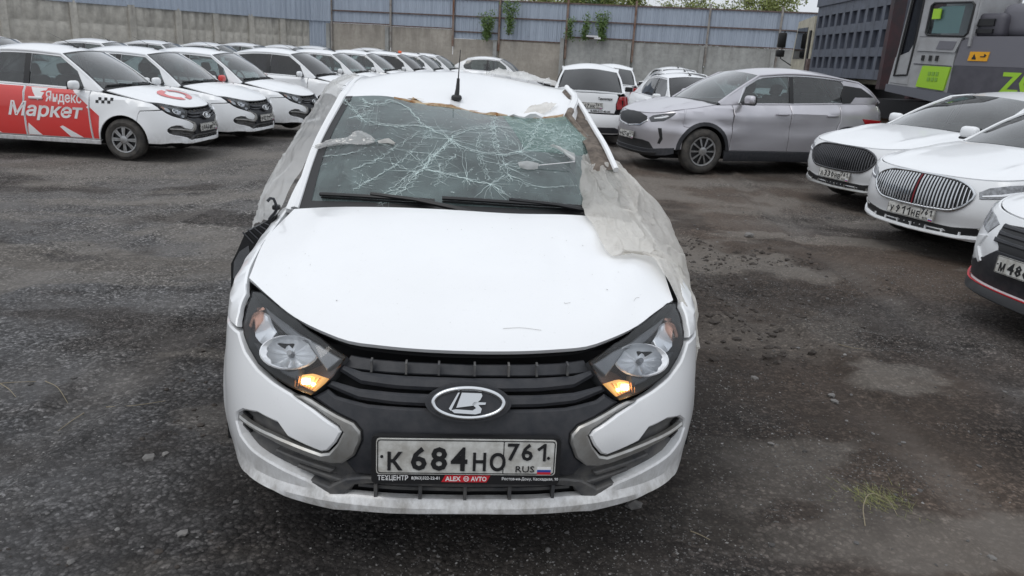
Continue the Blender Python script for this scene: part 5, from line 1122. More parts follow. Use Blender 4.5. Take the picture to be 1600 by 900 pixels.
def fastback(label, plate, blackout):
    GR = BLACK; BAR = CHROME if not blackout else simple('smoked_chrome', (.10, .10, .105), .2, .8) if 'smoked_chrome' not in MATS else MATS['smoked_chrome']
    out = [(0, .755), (.22, .752), (.40, .735), (.50, .69), (.535, .645), (.50, .565), (.41, .495), (.22, .470), (0, .466)]
    rim = out+[(x*.945, .605+(z-.605)*.92) for x, z in out[::-1]]
    o = car('white_fastback', BH, dict(L=4.87, wy=(.95, 3.80), wr=.335, arch=.38, wx=.80, rim=.23, sill=.26, seams=(.56, 1.42, 2.50, 3.50), fsz=.62, skz=.24, afr=62,
      A0=(.76, 1.46, .965), hdr=(0, 0, 0), rails=[(.60, 2.28, 1.36), (.615, 2.7, 1.395), (.60, 3.3, 1.375), (.56, 3.75, 1.30)], C0=(.68, 4.42, 1.06), wins=(1.74, 2.56, 3.70), wz=1.12, wtop=.04, chrome=1, crown=.045, mirror=(1.02, 1.84, 1.03), plz=.405, plate=plate,
      front=[('grille', out, GR, .004, 'sym'), ('headlight', [(.565, .67), (.64, .715), (.80, .752), (1.04, .785), (1.08, .765), (.94, .685), (.76, .635), (.585, .612)], SLIM, .005, 'pair'), ('headlight_strip', [(.60, .645), (.74, .672), (.92, .715), (1.0, .738), (1.02, .728), (.90, .685), (.74, .652), (.60, .632)], REFLECT, .010, 'pair'),
       ('lower_intake', [(0, .335), (.40, .335), (.62, .365), (.86, .40), (.90, .36), (.70, .295), (.45, .27), (0, .265)], BLACK, .004, 'sym'), ('chin_strip', [(0, .262), (.45, .268), (.72, .292), (.93, .34), (.94, .315), (.72, .262), (.45, .24), (0, .235)], SATIN if blackout else PEARL, .022, 'sym'), ('fog_vane', [(.62, .36), (.84, .395), (.84, .385), (.64, .345)], SATIN, .012, 'pair')]), PEARL)
    mb = MB(); n = len(out)
    full = [(x, z) for x, z in out]+[(-x, z) for x, z in out[::-1] if x > 0]
    mb.tube([BH(x if abs(x) < .2 else BH.ux(x), z)+np.array((0, -.010, 0)) for x, z in cspline(full+full[:1], 60)[:-1]], .012, 8, closed=True); mb.build('grille_surround', BAR, o)
    P = np.array(out)
    for k in range(-15, 16):
        x = k*.033; zt = float(np.interp(abs(x), [0, .22, .40, .50, .535], [.755, .752, .735, .69, .645]))-.012; zb = float(np.interp(abs(x), [0, .22, .41, .50, .535], [.466, .470, .495, .565, .645]))+.012
        if zt-zb < .03: continue
        pts = [BH(BH.ux(x) if x else 0., z)+np.array((0, -.012, 0)) for z in np.linspace(zt, zb, 7)]; MB().tube(pts, .0075 if k else .006, 6).build('grille_bar', BAR if k else (simple('dark_red', (.22, .01, .02), .4) if not blackout else BAR), o)
    for k in range(-3, 4): MB().box(BH(BH.ux(k*.16) if k else 0., .285)+np.array((0, -.004, 0)), (.014, .03, .04)).build('intake_tooth', PEARL if not blackout else SATIN, o, False)
    tag(o, label, 'car', 'white fastbacks at the right'); return o
h1 = fastback('white fastback with blacked out grille, between the silver crossover and the chrome grilled one', ('А330НВ', '761'), True); h1.location = (3.86, 9.38, 0); h1.rotation_euler = (0, 0, R_(-70))
h2 = fastback('white fastback with bright chrome upright bars in its wide grille', ('У911НЕ', '761'), False); h2.location = (3.64, 7.0, 0); h2.rotation_euler = (0, 0, R_(-68))

# sports saloon cut by the right edge: dark lower face, red pinstripe
BV = Body([(0, 0), (.25, .012), (.46, .055), (.62, .13), (.74, .25), (.82, .42), (.86, .64), (.875, .9), (.88, 1.6), (.882, 2.4), (.87, 3.2), (.85, 3.8), (.80, 4.15), (.7, 4.32), (.45, 4.4), (0, 4.42)],
 [(.12, .10), (.17, .03), (.21, .0), (.27, .03), (.36, .02), (.44, .005), (.54, .012), (.66, .06), (.74, .11), (.84, .2), (.92, .3)],
 [(.12, .07), (.22, .02), (.32, .012), (.50, 0), (.7, .015), (.88, .04), (1.0, .08)], [(.12, .12), (.3, .02), (.5, 0), (.7, .03), (.9, .06), (1.05, .1)],
 [(0, .745), (.2, .78), (.4, .82), (.7, .86), (1.1, .93), (1.5, .96), (2.5, .99), (3.6, 1.03), (4.42, 1.03)], wheels=((.85, .31, .37), (3.48, .31, .37)), flare=.018)
ves = car('sports_saloon', BV, dict(L=4.42, wy=(.85, 3.48), wr=.31, arch=.36, wx=.78, rim=.215, sill=.25, seams=(.52, 1.34, 2.30, 3.22), fsz=.62, skz=.22, afr=60,
  A0=(.72, 1.22, .965), hdr=(0, 0, 0), rails=[(.57, 1.92, 1.405), (.585, 2.3, 1.44), (.58, 2.9, 1.43), (.55, 3.3, 1.37)], C0=(.66, 3.92, 1.06), wins=(1.52, 2.36, 3.30), wz=1.15, wtop=.04, crown=.04, mirror=(.97, 1.52, 1.03), plz=.455, plate=('М486ХС', '761'),
  front=[('grille', [(0, .70), (.25, .70), (.42, .685), (.40, .60), (.33, .545), (.32, .52), (0, .52)], BLACK, .004, 'sym'), ('dark_lower_face', [(0, .525), (.33, .525), (.45, .45), (.62, .40), (.80, .40), (.84, .33), (.70, .28), (0, .27)], DARKPL, .006, 'sym'), ('headlight', [(.46, .675), (.60, .715), (.80, .745), (.96, .775), (.88, .70), (.72, .635), (.52, .60)], simple('lamp_clear_grey', (.25, .26, .28), .1, coat=1, col2=(.06, .06, .065), vscale=25), .005, 'pair'),
   ('corner_blade', [(.50, .585), (.62, .57), (.60, .48), (.50, .40), (.46, .42), (.55, .50)], PEARL, .014, 'pair'), ('lip', [(0, .262), (.60, .265), (.80, .295), (1.0, .33), (1.02, .28), (.80, .225), (.6, .205), (0, .20)], BLACK, .018, 'sym'), ('red_pinstripe', [(0, .262), (.60, .265), (.80, .295), (.98, .325), (.98, .312), (.80, .282), (.6, .252), (0, .248)], REDP, .026, 'sym'), ('corner_lip', [(.84, .345), (1.02, .37), (1.03, .29), (.86, .275)], PEARL, .024, 'pair')]
   +[('grille_bar', [(0, z), (.25, z), (.40, z+.004), (.39, z-.024), (.24, z-.022), (0, z-.022)], DARKPL, .014, 'sym') for z in (.685, .640, .595)]), PEARL)
ves.location = (3.21, 4.587, 0); ves.rotation_euler = (0, 0, R_(-78)); tag(ves, 'white sports saloon with red pinstripe on its black lip, cut by right edge', 'car')

# ------------------------------------------------------------------ dump truck
TBLUE = simple('truck_body_grey', (.105, .118, .150), .55, col2=(.075, .083, .105), vscale=3)
TSHADE = simple('truck_recess_shade', (.075, .085, .112), .6)  # body colour darkened, shade of the recesses put into the paint
BEIGE = simple('cab_beige', (.50, .47, .37), .5, col2=(.36, .33, .26), vscale=5)
MAROON = simple('maroon_post', (.026, .019, .023), .6, col2=(.055, .022, .026), vscale=4)
tr = empty('dump_truck', (7.98, 17.6, 0), R_(-3.2)); tag(tr, 'dump truck with blue grey ribbed tipper body and beige cab', 'truck')
MB().box((1.25, 2.7, 2.42), (2.36, 5.5, 1.85)).build('tipper_body', TSHADE, tr, False)
for k in range(11):
    y = .14+k*.53; MB().box((.035, y, 2.42), (.11, .17, 1.86), rot=np.array([(1, 0, 0), (0, 1, 0), (0, 0, 1)])).build('side_rib', TBLUE, tr, False)
for z, h in ((1.60, .22), (2.10, .20), (2.68, .20), (3.22, .26)): MB().box((.030, 2.78, z), (.094, 5.5, h)).build('side_rail', TBLUE, tr, False)
MB().box((.02, 2.78, 3.46), (.16, 5.6, .22)).build('top_rail', TBLUE, tr, False)
MB().box((-.065, 1.9, 3.46), (.006, 1.0, .14)).build('rail_sign', WHITEP, tr, False)
MB().box((-.02, .75, 3.66), (.10, 1.2, .34)).build('folded_tarp', simple('tarp_white', (.55, .56, .56), .8), tr, False)
MB().box((1.25, 5.5, 2.6), (2.44, .12, 2.3)).build('headboard', TBLUE, tr, False)
MB().box((1.25, -.06, 2.4), (2.44, .12, 1.95)).build('tailgate', TBLUE, tr, False)
for z in (1.75, 2.6, 3.3): MB().box((-.03, -.13, z), (.14, .12, .22)).build('tailgate_hinge', BLACK, tr, False)
MB().box((1.25, 3.2, 1.15), (1.1, 8.6, .36)).box((.32, 2.8, 1.1), (.5, .8, .5)).build('chassis', BLACK, tr, False)
for y in (.9, 2.3, 6.7):
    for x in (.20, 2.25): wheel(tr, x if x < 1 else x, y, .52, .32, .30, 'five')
c = MB(); c.add(np.array([(x, y, z) for x in (.05, 2.4) for y, z in ((5.85, .95), (7.75, .95), (7.80, 1.9), (7.55, 3.05), (5.95, 3.15), (5.85, 2.0))]), [(0, 1, 2, 3, 4, 5)[::-1], (6, 7, 8, 9, 10, 11)]+[(i, (i+1) % 6, 6+(i+1) % 6, 6+i) for i in range(6)]); c.build('cab', BEIGE, tr, False)
MB().add(np.array([(.035, 6.45, 1.95), (.035, 7.62, 1.95), (.035, 7.45, 2.85), (.035, 6.45, 2.85), (.06, 6.45, 1.95), (.06, 7.62, 1.95), (.06, 7.45, 2.85), (.06, 6.45, 2.85)]), [(3, 2, 1, 0), (4, 5, 6, 7), (0, 1, 5, 4), (1, 2, 6, 5), (2, 3, 7, 6), (3, 0, 4, 7)]).build('cab_window', TINT, tr, False)
mm = MB(); mm.tube([(.02, 7.5, 2.75), (-.28, 7.75, 2.78), (-.30, 7.75, 1.95), (.02, 7.6, 1.75)], .02, 6); mm.build('mirror_bracket', BLACK, tr)
MB().rbox((-.33, 7.75, 2.50), (.26, .10, .46), .04).build('mirror', BLACK, tr); MB().rbox((-.33, 7.75, 2.10), (.26, .10, .22), .04).build('wide_angle_mirror', BLACK, tr)
MB().box((.03, 6.1, 2.0), (.04, .14, 1.5)).build('cab_handle', BLACK, tr, False); MB().box((-.01, 5.7, 1.7), (.12, .2, .5)).build('side_tank', RAIL, tr, False)

# ------------------------------------------------------------------ excavator
XG = simple('excavator_light_grey', (.36, .365, .375), .5, col2=(.29, .29, .295), vscale=4); XD = simple('excavator_dark_grey', (.085, .082, .098), .5, col2=(.06, .058, .07), vscale=4); XM = simple('excavator_mid_grey', (.15, .148, .168), .5)
LIME = simple('lime_sticker', (.32, .56, .035), .45); ORANGE = simple('orange_sticker', (.75, .36, .015), .45); XSKIRT = simple('excavator_skirt', (.13, .135, .155), .55); MUD = simple('mud_caked_steel', (.21, .145, .095), .9, col2=(.12, .085, .06), vscale=7)
ex = empty('excavator', (6.41, 14.0, 0), math.atan2(-.9, .436)); tag(ex, 'grey tracked excavator with lime green stickers behind the white fastbacks', 'excavator')
def slab(poly, t0, t1):
    n = len(poly); return MB().add(np.array([(s, t0, z) for s, z in poly]+[(s, t1, z) for s, z in poly]), [tuple(range(n)), tuple(range(n, 2*n))[::-1]]+[(i, n+i, n+(i+1) % n, (i+1) % n) for i in range(n)])
slab([(-.02, 1.33), (.97, 1.21), (2.2, 1.10), (4.2, 1.08), (4.2, 1.34), (2.2, 1.34), (1.30, 1.36), (-.02, 1.45)], .0, 2.9).build('deck_skirt', XSKIRT, ex, False)
slab([(0, 1.452), (1.16, 1.372), (1.16, 2.22), (.42, 2.24), (.30, 2.0), (.05, 1.9)], .03, 1.1).build('cab_lower_panel', XG, ex, False)
cabw = [(.03, 1.9), (.30, 2.0), (.42, 2.24), (1.30, 2.24), (1.42, 2.5), (1.42, 3.25), (1.25, 3.42), (.30, 3.42), (.16, 3.2)]
door = [(.10, 1.60), (.36, 1.62), (.40, 2.25), (.42, 3.2), (.26, 3.25), (.20, 3.1)]; win = [(.56, 2.31), (.60, 2.27), (1.26, 2.25), (1.31, 2.30), (1.33, 2.72), (1.28, 2.76), (.62, 2.77), (.57, 2.73)]
fx = lambda t0: (lambda a, z: np.stack([np.asarray(a, float), np.full(np.shape(a), t0), np.asarray(z, float)], -1))
panel('cab_side', fx(.02), [(.03, 1.47), (.40, 1.45), (.46, 2.24), (1.36, 2.22), (1.42, 2.5), (1.42, 3.25), (1.25, 3.42), (.30, 3.42), (.17, 3.2)], XG, ex, res=.3, edge=.012, thick=.06, holes=[door, win])
panel('door_glass', fx(.05), door, TINT, ex, res=.4, edge=0, thick=0); panel('side_glass', fx(.05), win, glassmat('cab_glass', (.8, .88, .88), 1.0, .02, .05), ex, res=.4, edge=0, thick=0)
ring = np.array(win+win[:1]); MB().tube([(s, .015, z) for s, z in densify(np.array(win), .1)], .018, 6, closed=True).build('window_seal', BLACK, ex); ring = np.array(door+door[:1]); MB().tube([(s, .015, z) for s, z in densify(np.array(door), .1)], .018, 6, closed=True).build('door_seal', BLACK, ex)
MB().box((.78, .98, 2.6), (1.3, .04, 1.6)).box((1.38, .5, 2.7), (.04, 1.0, 1.2)).box((.8, .5, 3.40), (1.2, 1.0, .04)).build('cab_shell', XG, ex, False)
bl_ = MB(); gsh = np.array([[(.62+.5*i/5, .075+.012*math.sin(i*2.1+j), 2.30+.42*j/4-.05*(i == 0)*(j > 2)) for i in range(6)] for j in range(5)]); bl_.grid(gsh); bl_.build('sun_blind', simple('pale_blind', (.55, .74, .74), .8), ex)
MB().rbox((1.25, .35, 2.42), (.16, .3, .32), .03).build('cab_seat', BLACK, ex)
MB().box((.70, .015, 2.60), (.14, .03, .16)).build('green_tag', LIME, ex, False)
slab([(1.16, 1.37), (4.2, 1.345), (4.2, 1.80), (1.17, 1.80)], .028, 2.9).build('side_door_dark', XD, ex, False)
slab([(1.17, 1.803), (4.2, 1.803), (4.15, 2.20), (4.08, 2.25), (1.40, 2.25), (1.22, 2.18)], .03, 2.9).build('side_door_upper', XM, ex, False)
slab([(.46, 2.02), (1.16, 2.00), (1.24, 2.225), (.56, 2.235)], .005, .08).build('fuel_panel', XG, ex, False); slab([(.82, 2.05), (1.12, 2.04), (1.16, 2.17), (.86, 2.18)], -.004, .02).build('fuel_panel_grille', XM, ex, False)
MB().rbox((2.7, 1.2, 2.50), (2.2, 1.9, .50), .14, 4).build('engine_hood', XM, ex); MB().rbox((1.55, .55, 2.42), (.5, .9, .36), .08, 3).build('hood_step', XD, ex); MB().box((1.50, .08, 2.46), (.34, .04, .10)).box((1.50, .08, 2.33), (.34, .04, .06)).build('hood_vent', BLACK, ex, False)
for s_ in (1.60, 1.75, 1.9, 2.05): MB().tube([(s_, .9, 2.6), (s_, .9, 3.2)], .02, 6).build('guard_rail', XG, ex)
MB().tube([(1.55, .9, 3.0), (2.2, .9, 3.0)], .02, 6).build('guard_rail', XG, ex)
slab([(.58, 1.44), (1.10, 1.40), (1.15, 1.775), (.64, 1.78)], -.008, .03).build('lime_sticker', LIME, ex, False)
for i in range(3):
    for j in range(2): MB().box((.80+.07*i, -.012, 1.57+.09*j), (.05, .008, .06)).build('sticker_print', simple('sticker_print', (.20, .38, .05), .5) if 'sticker_print' not in MATS else MATS['sticker_print'], ex, False)
slab([(1.40, 1.88), (1.72, 1.88), (1.74, 2.02), (1.42, 2.02)], .018, .032).build('warning_sticker', ORANGE, ex, False)
MB().prism([(1.46, 1.905), (1.54, 1.905), (1.50, 1.985)], .004, lambda V: np.c_[V[:, 0], .016-V[:, 2], V[:, 1]]).build('warning_triangle', BLACK, ex, False); MB().prism([(1.60, 1.94), (1.68, 1.94), (1.70, 1.97), (1.66, 1.99), (1.66, 1.955), (1.60, 1.955)], .004, lambda V: np.c_[V[:, 0], .016-V[:, 2], V[:, 1]]).build('warning_arrow', BLACK, ex, False)
MB().add(*text_mesh('ZOOMLION', .42, lambda V: np.c_[V[:, 0]+2.02, .026-V[:, 2], V[:, 1]+1.575], .006, align='LEFT', bold=.012)).build('maker_lettering', LIME, ex, False)
for k in (.60, .74, .86): MB().box((k, .012, 1.905), (.045, .02, .085)).build('door_latch', BLACK, ex, False)
slab([(.44, 1.80), (1.14, 1.78), (1.14, 1.795), (.44, 1.815)], .02, .04).build('panel_seam', XD, ex, False)
MB().add(*text_mesh('Hydraulic', .07, lambda V: np.c_[V[:, 0]+.50, .024-V[:, 2], V[:, 1]+1.63], .004)).build('small_lettering', BLACK, ex, False) if False else None
for t in (.25, 2.35):
    lp = [(2.0+1.9*math.copysign(1, math.cos(a))*min(1, abs(math.cos(a))*1.15)+.35*math.cos(a)*0, .46+.44*math.sin(a)) for a in np.linspace(0, 2*np.pi, 48, endpoint=False)]
    MB().tube([(s, t+.2, z) for s, z in lp], .06, 6, closed=True).build('track', RUBBER, ex)
    for k in range(40):
        s, z = lp[int(k*48/40)]; MB().box((s, t+.2, z), (.12, .56, .09)).build('track_shoe', MUD if k % 3 == 0 else BLACK, ex, False)
    slab([(-.6, .45), (-.3, .85), (.6, .98), (1.6, .80), (3.2, .78), (3.6, .45), (3.2, .2), (0, .2)], t+.05, t+.35).build('track_frame', MUD, ex, False)
MB().box((1.9, 1.45, 1.02), (4.4, 2.5, .34)).build('belly_plate', BLACK, ex, False)
MB().lathe([(.8, .75), (1.15, .75)], 24, 'z', (1.9, 1.45, 0)).box((1.9, 1.45, .72), (2.6, 1.7, .4)).build('slew_ring', BLACK, ex)
MB().box((-.10, -.30, 2.55), (.26, .20, 2.5)).build('tailgate_post', MAROON, tr, False)
bm2 = MB(); bm2.box((-.35, 1.55, 2.6), (.34, .55, 3.4), rot=np.array([(math.cos(.06), 0, math.sin(.06)), (0, 1, 0), (-math.sin(.06), 0, math.cos(.06))])); bm2.build('boom', MAROON, ex, False)
MB().tube([(-.45, 1.2, 1.2), (-.6, 1.2, 3.6)], .07, 10).build('boom_cylinder', MAROON, ex); MB().rbox((-.30, 1.1, 2.6), (.18, .3, .3), .04).build('work_lamp', BLACK, ex)

# ------------------------------------------------------------------ the wreck
hero_root, WSP, ROOF, HOOD = granta('wrecked_car', True, ('К684НО', '761'))
HL_, HA_ = (-.106, 1.983, 0), R_(4.8)
hero_root.location = HL_; hero_root.rotation_euler = (0, 0, HA_)
tag(hero_root, 'crumpled white sedan with shattered windscreen and crushed roof, nose towards the camera', 'car')
def place(o): o.location = HL_; o.rotation_euler = (0, 0, HA_); return o
ws_o = [c for c in hero_root.children if c.name.startswith('windscreen')][0]
def mixmat(name, parts):
    """stack of (shader node type, colour, factor over what lies below)"""
    m = bpy.data.materials.new(name); m.use_nodes = True; nt = m.node_tree; nt.nodes.clear(); MATS[name] = m; o = N(nt, 'ShaderNodeOutputMaterial'); last = None
    for kind, c, f in parts:
        s = N(nt, kind)
        if isinstance(c, bpy.types.NodeSocket): pass
        else: s.inputs['Color'].default_value = (*c, 1)
        if kind == 'ShaderNodeBsdfGlossy': s.inputs['Roughness'].default_value = .22
        if last is None: last = s.outputs[0]
        else:
            mx = N(nt, 'ShaderNodeMixShader'); mx.inputs[0].default_value = f; nt.links.new(last, mx.inputs[1]); nt.links.new(s.outputs[0], mx.inputs[2]); last = mx.outputs[0]
    nt.links.new(last, o.inputs[0]); return m, nt
CRK, _ = mixmat('glass_crack', [('ShaderNodeBsdfTransparent', (.85, .95, .93), 1), ('ShaderNodeBsdfDiffuse', (.70, .82, .80), .50), ('ShaderNodeBsdfGlossy', (.9, 1, .98), .15)])
CRAZE, nt = mixmat('crazed_glass', [('ShaderNodeBsdfTransparent', (.86, .95, .92), 1), ('ShaderNodeBsdfDiffuse', (.55, .70, .66), .12)])
FILM, nt = mixmat('plastic_film', [('ShaderNodeBsdfDiffuse', (.78, .745, .69), 1), ('ShaderNodeBsdfTranslucent', (.88, .85, .79), .50), ('ShaderNodeBsdfTransparent', (.95, .94, .92), .30), ('ShaderNodeBsdfGlossy', (1, 1, 1), .12)])
nd = [n for n in nt.nodes if n.type == 'BSDF_DIFFUSE'][0]; nt.links.new(mixcol(nt, math2(nt, 'MULTIPLY', noise_fac(nt, 26, 6, .58, .74), .75), (.78, .745, .69), (.25, .20, .16)), nd.inputs['Color'])
wr_ = N(nt, 'ShaderNodeTexNoise', Scale=24.0, Detail=5.0, Roughness=.6, Distortion=1.6); tcf = N(nt, 'ShaderNodeTexCoord'); nt.links.new(tcf.outputs['Object'], wr_.inputs['Vector']); rdg_ = math2(nt, 'ABSOLUTE', math2(nt, 'SUBTRACT', wr_.outputs[0], .5)); bpf = N(nt, 'ShaderNodeBump', Strength=.8, Distance=.02); nt.links.new(rdg_, bpf.inputs['Height'])
for n_ in nt.nodes:
    if n_.type in ('BSDF_DIFFUSE', 'BSDF_GLOSSY', 'BSDF_TRANSLUCENT'): nt.links.new(bpf.outputs[0], n_.inputs['Normal'])
FILM2, nt = mixmat('thin_plastic_film', [('ShaderNodeBsdfDiffuse', (.70, .69, .67), 1), ('ShaderNodeBsdfTranslucent', (.85, .85, .83), .45), ('ShaderNodeBsdfTransparent', (.96, .96, .95), .52), ('ShaderNodeBsdfGlossy', (1, 1, 1), .12)])

CRACKS = [
 [(0.010, 0.975), (0.090, 0.830), (0.153, 0.700), (0.213, 0.660), (0.273, 0.665), (0.343, 0.695), (0.390, 0.670)],
 [(0.090, 0.970), (0.140, 0.895), (0.183, 0.890), (0.213, 0.950), (0.270, 0.925), (0.330, 0.805), (0.367, 0.695), (0.397, 0.650), (0.453, 0.565), (0.493, 0.495), (0.563, 0.460), (0.620, 0.465), (0.687, 0.500), (0.793, 0.560), (0.873, 0.595)],
 [(0.453, 0.565), (0.423, 0.460), (0.390, 0.385), (0.360, 0.280), (0.327, 0.185), (0.280, 0.095), (0.250, 0.050)],
 [(0.453, 0.565), (0.477, 0.615), (0.520, 0.680), (0.590, 0.750), (0.637, 0.795), (0.693, 0.780), (0.757, 0.755)],
 [(0.670, 0.985), (0.633, 0.795), (0.617, 0.620), (0.613, 0.485), (0.620, 0.370), (0.627, 0.285), (0.637, 0.245)],
 [(0.867, 0.980), (0.807, 0.820), (0.753, 0.685), (0.717, 0.570), (0.680, 0.485)],
 [(0.373, 0.300), (0.413, 0.285), (0.463, 0.260), (0.520, 0.230), (0.570, 0.215), (0.600, 0.155)],
 [(0.273, 0.335), (0.307, 0.310), (0.350, 0.275)], [(0.317, 0.430), (0.353, 0.365), (0.373, 0.300)], [(0.197, 0.520), (0.237, 0.480), (0.273, 0.440)],
 [(0.570, 0.680), (0.550, 0.545), (0.550, 0.425), (0.557, 0.320), (0.567, 0.245)], [(0.170, 0.145), (0.233, 0.235), (0.277, 0.305), (0.317, 0.395), (0.383, 0.600)],
 [(0.627, 0.285), (0.657, 0.250), (0.700, 0.215), (0.747, 0.215), (0.797, 0.230)], [(0.390, 0.670), (0.397, 0.555), (0.410, 0.600)], [(0.360, 0.280), (0.397, 0.385), (0.447, 0.540)],
 [(0.423, 0.350), (0.420, 0.255), (0.413, 0.180)], [(0.570, 0.215), (0.613, 0.285)], [(0.687, 0.500), (0.717, 0.445), (0.760, 0.395)], [(0.117, 0.915), (0.130, 0.790), (0.133, 0.715)],
 [(0.847, 0.835), (0.910, 0.750), (0.930, 0.650)], [(0.257, 0.065), (0.323, 0.215), (0.373, 0.330), (0.447, 0.500)], [(0.150, 0.280), (0.213, 0.345), (0.273, 0.455), (0.350, 0.640)],
 [(0.043, 0.395), (0.117, 0.400), (0.170, 0.430)], [(0.643, 0.770), (0.657, 0.660), (0.667, 0.560)], [(0.653, 0.945), (0.677, 0.875), (0.750, 0.920)], [(0.160, 0.935), (0.157, 0.835), (0.140, 0.735)],
 [(0.467, 0.425), (0.437, 0.335), (0.427, 0.285)], [(0.837, 0.770), (0.903, 0.840), (0.957, 0.835)], [(0.833, 0.660), (0.920, 0.755), (0.963, 0.750)]]
rc = np.random.default_rng(5); cmb = MB()
def ribbon(pts, w0, w1):
    P = np.asarray(pts, float)
    if len(P) < 2: return
    T = np.gradient(P, axis=0); T /= np.linalg.norm(T, axis=1)[:, None]+1e-9; Nn = np.stack([-T[:, 1], T[:, 0]*1.9], 1)
    w = np.linspace(w0, w1, len(P))[:, None]*rc.uniform(.55, 1.5, (len(P), 1))
    a, b = np.clip(P-Nn*w, .002, .998), np.clip(P+Nn*w, .002, .998)
    cmb.grid(np.stack([WSP(a[:, 0], a[:, 1], .0035), WSP(b[:, 0], b[:, 1], .0035)]))
def jag(pts, n, amp):
    c = cspline(pts, n); d = rc.normal(size=c.shape)*amp; d[0] = d[-1] = 0; return c+d
for ci, line in enumerate(CRACKS):
    L = sum(math.dist(a, b) for a, b in zip(line, line[1:])); n = max(5, int(L*90)); main = ci < 7
    c = jag(line, n, .0035); ribbon(c, .0008 if main else .0005, .0006 if main else .0002)
    for k in range(2 if main else 1): ribbon(jag(np.array(line)+rc.normal(size=2)*.008, n, .005), .0006, .0004)
    for k in range(int(L*(105 if main else 60))):
        i = rc.integers(0, n-1); t = c[min(i+1, n-1)]-c[i]; t /= np.linalg.norm(t)+1e-9; a = rc.choice((-1, 1))*rc.uniform(.35, 1.2); l = .012+.085*rc.uniform(0, 1)**2.2
        d = np.array((t[0]*math.cos(a)-t[1]*math.sin(a), t[0]*math.sin(a)+t[1]*math.cos(a)))*l; ribbon(jag([c[i], c[i]+d*.5+rc.normal(size=2)*.003, c[i]+d], 5, .001), .00036, .0001)
hubs = [(.453, .565, 7, .14), (.64, .79, 6, .10), (.62, .37, 6, .10), (.36, .28, 4, .10), (.68, .49, 6, .10), (.57, .215, 5, .10), (.14, .86, 6, .06), (.39, .42, 5, .12), (.50, .25, 5, .10)]
for hx_, hy_, k, l in hubs:
    for j in range(k):
        a = rc.uniform(0, 6.28); ll = l*rc.uniform(.3, 1.3); ribbon(jag([(hx_, hy_), (hx_+ll*.5*math.cos(a)+rc.normal()*.006, hy_+ll*.8*math.sin(a)+rc.normal()*.006), (hx_+ll*math.cos(a), hy_+1.6*ll*math.sin(a))], 8, .002), .0007, .0002)
for k in range(420):        # crazed corner under the crushed header
    a, b = rc.normal(.86, .075), rc.normal(.74, .14)
    if not (.62 < a < .985 and .38 < b < .985): continue
    t = rc.uniform(0, 3.14); l = rc.uniform(.008, .035); ribbon([(a, b), (a+l*.5*math.cos(t), b+l*.8*math.sin(t)), (a+l*math.cos(t+.3), b+1.6*l*math.sin(t+.3))], .0006, .0003)
for k in range(260):        # glass crumbs and splinters
    a, b = rc.uniform(.05, .97), rc.uniform(.1, .97); t = rc.uniform(0, 6.28); l = rc.uniform(.003, .012); ribbon([(a, b), (a+l*math.cos(t), b+1.6*l*math.sin(t))], .0008, .0003)
tag(cmb.build('glass_cracks', CRK, ws_o, False), kind='stuff')
t = np.linspace(0, 1, 9); ca, cb_ = np.meshgrid(np.linspace(.70, .99, 9), np.linspace(.52, .985, 9)); MB().grid(WSP(ca, cb_, .0022)).build('crazed_corner', CRAZE, ws_o)

# rusty torn edge of the roof, folded flange
k = ROOF.shape[1]; e0 = ROOF[0, int(k*.22):]; jj = np.linspace(0, 1, len(e0))[:, None]
low = e0+np.array((0, -.010, -.014))-np.array((0, .012, .016))*np.abs(np.sin(jj*9+.6))*np.clip(jj*3, .1, 1)
MB().grid(np.stack([e0+np.array((0, -.003, .003)), (e0+low)/2+np.array((0, -.006, 0)), low])).build('rusty_roof_edge', RUST, hero_root)
fl = ROOF[:2, int(k*.72):int(k*.92)]; f0 = fl[0]; m_ = len(f0); w = np.sin(np.linspace(0, np.pi, m_))[:, None]; zz = np.sin(np.linspace(0, 13, m_))[:, None]
MB().grid(np.stack([f0+np.array((0, .03, .004)), f0+np.array((0, 0, .016))*w+np.array((0, .004, .006)), f0+np.array((0, -.022, .012))*w+np.array((0, 0, .006))*zz, f0+np.array((0, -.016, -.012))*w+np.array((0, .006, .004))*zz])).build('folded_flange', WHITE_H, hero_root)
for x, y in ((.30, .055), (.55, .06), (.74, .05), (.86, .07)):
    P = ROOF[int(y*(ROOF.shape[0]-1)), int(x*(k-1))]; MB().add(np.array([P+np.array((.05*math.cos(a)*(1+.3*math.sin(3*a+x*9)), .016*math.sin(a), .0025)) for a in np.linspace(0, 6.28, 12, endpoint=False)]), [tuple(range(12))]).build('rust_spot', RUST, hero_root, False)
vv = ROOF.shape[0]-1; jx = np.arange(int(k*.30), int(k*.985)); wid = .016+.045*np.clip(fbm(jx*.35, jx*0., 1.0, 3, 77)+.15, 0, 1); top = []
for q_ in (0, .5, 1):
    row = []
    for j, w_ in zip(jx, wid):
        t_ = w_*q_*vv; i0 = int(t_); row.append(ROOF[i0, j]*(1-(t_-i0))+ROOF[i0+1, j]*(t_-i0)+np.array((0, -.002, .0035)))
    top.append(row)
MB().grid(np.array(top)).build('rusty_roof_edge', RUST, hero_root)
